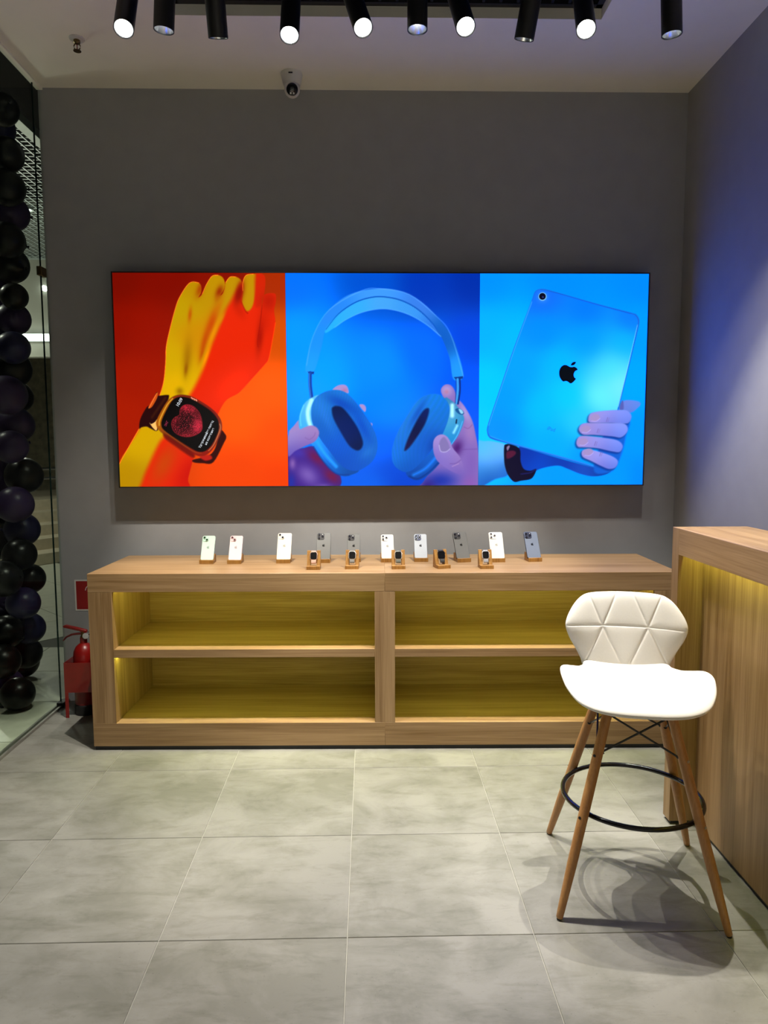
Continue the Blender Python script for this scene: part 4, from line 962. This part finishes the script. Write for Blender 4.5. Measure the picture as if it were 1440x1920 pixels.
def make_watch(kind, case, band):
    t = thing('smart_watch', '', 'watch')
    cm = pbr('watch case ' + kind, case, .3, .5); bm_ = pbr('watch band ' + kind, band, .6, 0, .05, 60)
    tilt = math.atan2(.032, .0798)
    ro = Matrix.Translation((0, .0215, .064)) @ Matrix.Rotation(-tilt, 4, 'X')
    def add(b, name, mat, par=t, bevel=0.): return b.turn(ro).build(name, mat, par, bevel=bevel)
    c = add(B().prism(rrect(.0385, .044, .011, 6), (0, .0092, 0), (0, -.0098, 0)), 'case', cm, bevel=.002)
    add(B().prism(rrect(.0330, .0385, .009, 6), (0, .0012, 0), (0, -.0108, 0)), 'screen', black_gloss, t)
    add(B().rod((.019, -.006, .009), (.0215, -.006, .009), .0033, seg=10), 'crown', cm, c)
    add(B().prism([(-.010, .0215), (-.004, .029), (.0, .029), (-.0015, .0215)], (.026, 0, 0), (-.013, 0, 0), (0, 1, 0), (0, 0, 1)), 'upper_band', bm_, t, .0008)
    add(B().prism([(-.009, -.0215), (-.012, -.034), (-.010, -.041), (-.006, -.0425), (-.006, -.034), (-.003, -.0215)], (.025, 0, 0), (-.0125, 0, 0), (0, 1, 0), (0, 0, 1)), 'lower_band', bm_, t, .0008)
    return t
WA = [(-.287, 3.656, 'rose', (.72, .50, .42), (.48, .29, .22), 0, 'pink watch with a rose case', 'leftmost of five'), (-.086, 3.667, 'silver', (.66, .66, .64), (.15, .14, .125), -2, 'silver watch with a grey band', 'second of five from the left'),
      (.157, 3.657, 'starlight', (.78, .75, .68), (.07, .075, .06), 0, 'cream watch with a dark band', 'in the middle of five'), (.389, 3.664, 'midnight', (.012, .012, .014), (.02, .02, .022), 15, 'all black watch turned right', 'fourth of five'),
      (.617, 3.650, 'steel', (.70, .70, .72), (.22, .22, .24), 2, 'silver watch with a white and grey band', 'rightmost of five')]
ws0 = None
for x, y, kind, case, band, rz, look, where in WA:
    if ws0 is None: ws0 = make_watch_stand(); s = ws0
    else: s = copy_tree(ws0)
    s.location = (x, y + .030, CZ); s.rotation_euler = (0, 0, math.radians(rz))
    tag(s, 'bamboo watch stand on the cabinet top, %s' % where, 'watch stand', 'watch stands on the cabinet top')
    w = make_watch(kind, case, band); w.location = s.location; w.rotation_euler = s.rotation_euler
    tag(w, '%s on a bamboo stand, %s' % (look, where), 'watch', 'watches on the cabinet top')

# ================================================================ fire extinguisher, its holder and the sign
EX, EY = -1.668, 4.115
ex = thing('fire_extinguisher', 'red fire extinguisher with lever handle standing in a red holder by the cabinet', 'extinguisher', (EX, EY, 0))
B().lathe([(0, .062), (.060, .062), (.061, .07), (.061, .345), (.057, .375), (.045, .40), (.028, .415), (.020, .42), (.020, .452), (0, .452)], 32, cap=False).build('cylinder', red_paint, ex)
B().lathe([(0, 0), (.062, 0), (.064, .004), (.064, .058), (.058, .062), (0, .062)], 32, cap=False).build('base_ring', black, ex)
B().lathe([(0, .452), (.017, .452), (.018, .46), (.014, .465), (.014, .488), (0, .488)], 20, cap=False).build('valve', brass, ex)
B().prism([(-.115, .522), (-.10, .528), (-.02, .508), (.022, .496), (.022, .480), (-.005, .480), (-.02, .492), (-.108, .512)], (0, .024, 0), (0, -.012, 0)).build('upper_lever', red_paint, ex, bevel=.003)
B().prism([(-.115, .432), (-.095, .452), (-.06, .466), (-.02, .470), (.018, .470), (.018, .478), (-.03, .480), (-.07, .475), (-.10, .460), (-.118, .438)], (0, .02, 0), (0, -.010, 0)).build('carry_handle', pbr('dark red lever', (.12, .006, .006), .4), ex, bevel=.002)
B().rod((.014, 0, .478), (.052, -.004, .480), .007).build('pin', steel, ex)
B().lathe([(0, 0), (.016, 0), (.017, .012), (0, .013)], 20, (.018, -.012, .466), (.3, -1, 0), cap=False).build('gauge', steel, ex)
B().tube([(.02, .004, .47), (.06, .02, .475), (.078, .03, .44), (.078, .03, .30), (.072, .02, .16)], .008, 10).build('hose', black, ex)
ho = thing('extinguisher_holder', 'red metal floor holder around the fire extinguisher beside the cabinet', 'holder', (EX, EY, 0))
B().box((-.086, -.0865, .150), (.086, -.084, .326)).build('front_plate', red_paint, ho, bevel=.0008)
for s in (-1, 1):
    B().box((min(s * .086, s * .0835), -.084, .150), (max(s * .086, s * .0835), .09, .326)).build('side_plate', red_paint, ho, bevel=.0008)
    B().box((min(s * .086, s * .066), -.0865, 0), (max(s * .086, s * .066), -.084, .150)).build('leg', red_paint, ho, bevel=.0008)
    B().box((min(s * .086, s * .0835), .06, 0), (max(s * .086, s * .0835), .09, .150)).build('rear_leg', red_paint, ho, bevel=.0008)
sg = thing('fire_sign', 'red fire extinguisher sign with a white border, half hidden behind the cabinet', 'sign', (-1.693, YW, .661))
B().prism(rrect(.190, .192, .003, 3), (0, .002, 0), (0, -.002, 0)).build('border', white_plastic, sg)
B().prism(rrect(.172, .174, .002, 3), (0, .0004, 0), (0, -.0024, 0)).build('red_field', red_print, sg)
b = B(); b.prism([(-.014, -.065), (.03, -.065), (.03, .02), (.022, .035), (.014, .04), (.014, .05), (.002, .05), (.002, .04), (-.006, .035), (-.014, .02)], (0, .0004, 0), (0, -.0028, 0))
b.build('extinguisher_symbol', white_plastic, sg, smooth=False)
B().tube([(.004, -.0026, .052), (-.012, -.0026, .058), (-.024, -.0026, .048), (-.030, -.0026, .030)], .003, 6).build('hose_symbol', white_plastic, sg)

# ================================================================ ceiling fittings
cc = thing('security_camera', 'white dome security camera under the ceiling near the back wall', 'camera', (-.408, 4.135, ZT))
B().lathe([(0, 0), (.058, 0), (.060, -.008), (.058, -.014), (.050, -.050), (.046, -.062), (.03, -.066), (0, -.066)], 36, cap=False).build('mount_ring', white_plastic, cc)
ball = Vector((.002, -.012, -.088))
B().sphere(ball, .043, 28, 18).build('ball', white_plastic, cc)
ax = Vector((.10, -.90, -.40)).normalized()
e = B().lathe([(0, .0415), (.026, .0415), (.031, .038), (.032, .032), (.030, .028)], 28, ball, ax, cap=False).build('eye', black_gloss, cc)
side = ax.cross(Vector((0, 0, 1))).normalized(); dn = ax.cross(side)
if dn.z > 0: dn = -dn
for s in (-1, 1): B().lathe([(0, .0432), (.0045, .0432), (.005, .041)], 12, ball + dn * .018 + side * (s * .008), ax, cap=False).build('infrared_lamp', white_plastic, e)
B().lathe([(0, .0445), (.010, .0440), (.012, .041)], 18, ball - dn * .003, ax, cap=False).build('lens', pbr('lens dark glass', (.004, .012, .012), .08), e)
B().box((-.012, -.0590, -.024), (.010, -.0555, -.018)).build('name_strip', black, cc, smooth=False)
sp = thing('sprinkler', 'small brass fire sprinkler on the ceiling at the left', 'sprinkler', (-1.448, 3.81, ZT))
B().lathe([(0, 0), (.038, 0), (.036, -.006), (.018, -.009), (0, -.009)], 28, cap=False).build('escutcheon', white_plastic, sp)
B().lathe([(0, -.009), (.016, -.009), (.016, -.020), (.011, -.026), (0, -.026)], 16, cap=False).build('body', brass, sp)
for s in (-1, 1): B().tube([(s * .009, 0, -.024), (s * .016, 0, -.036), (s * .014, 0, -.048), (s * .004, 0, -.058)], .0028, 8).build('frame_arm', brass, sp)
B().rod((0, 0, -.026), (0, 0, -.054), .0025, seg=8).build('bulb', pbr('sprinkler bulb', (.25, .03, .02), .15), sp)
B().lathe([(0, -.056), (.006, -.056), (.019, -.059), (.019, -.061), (0, -.062)], 20, cap=False).build('deflector', brass, sp)
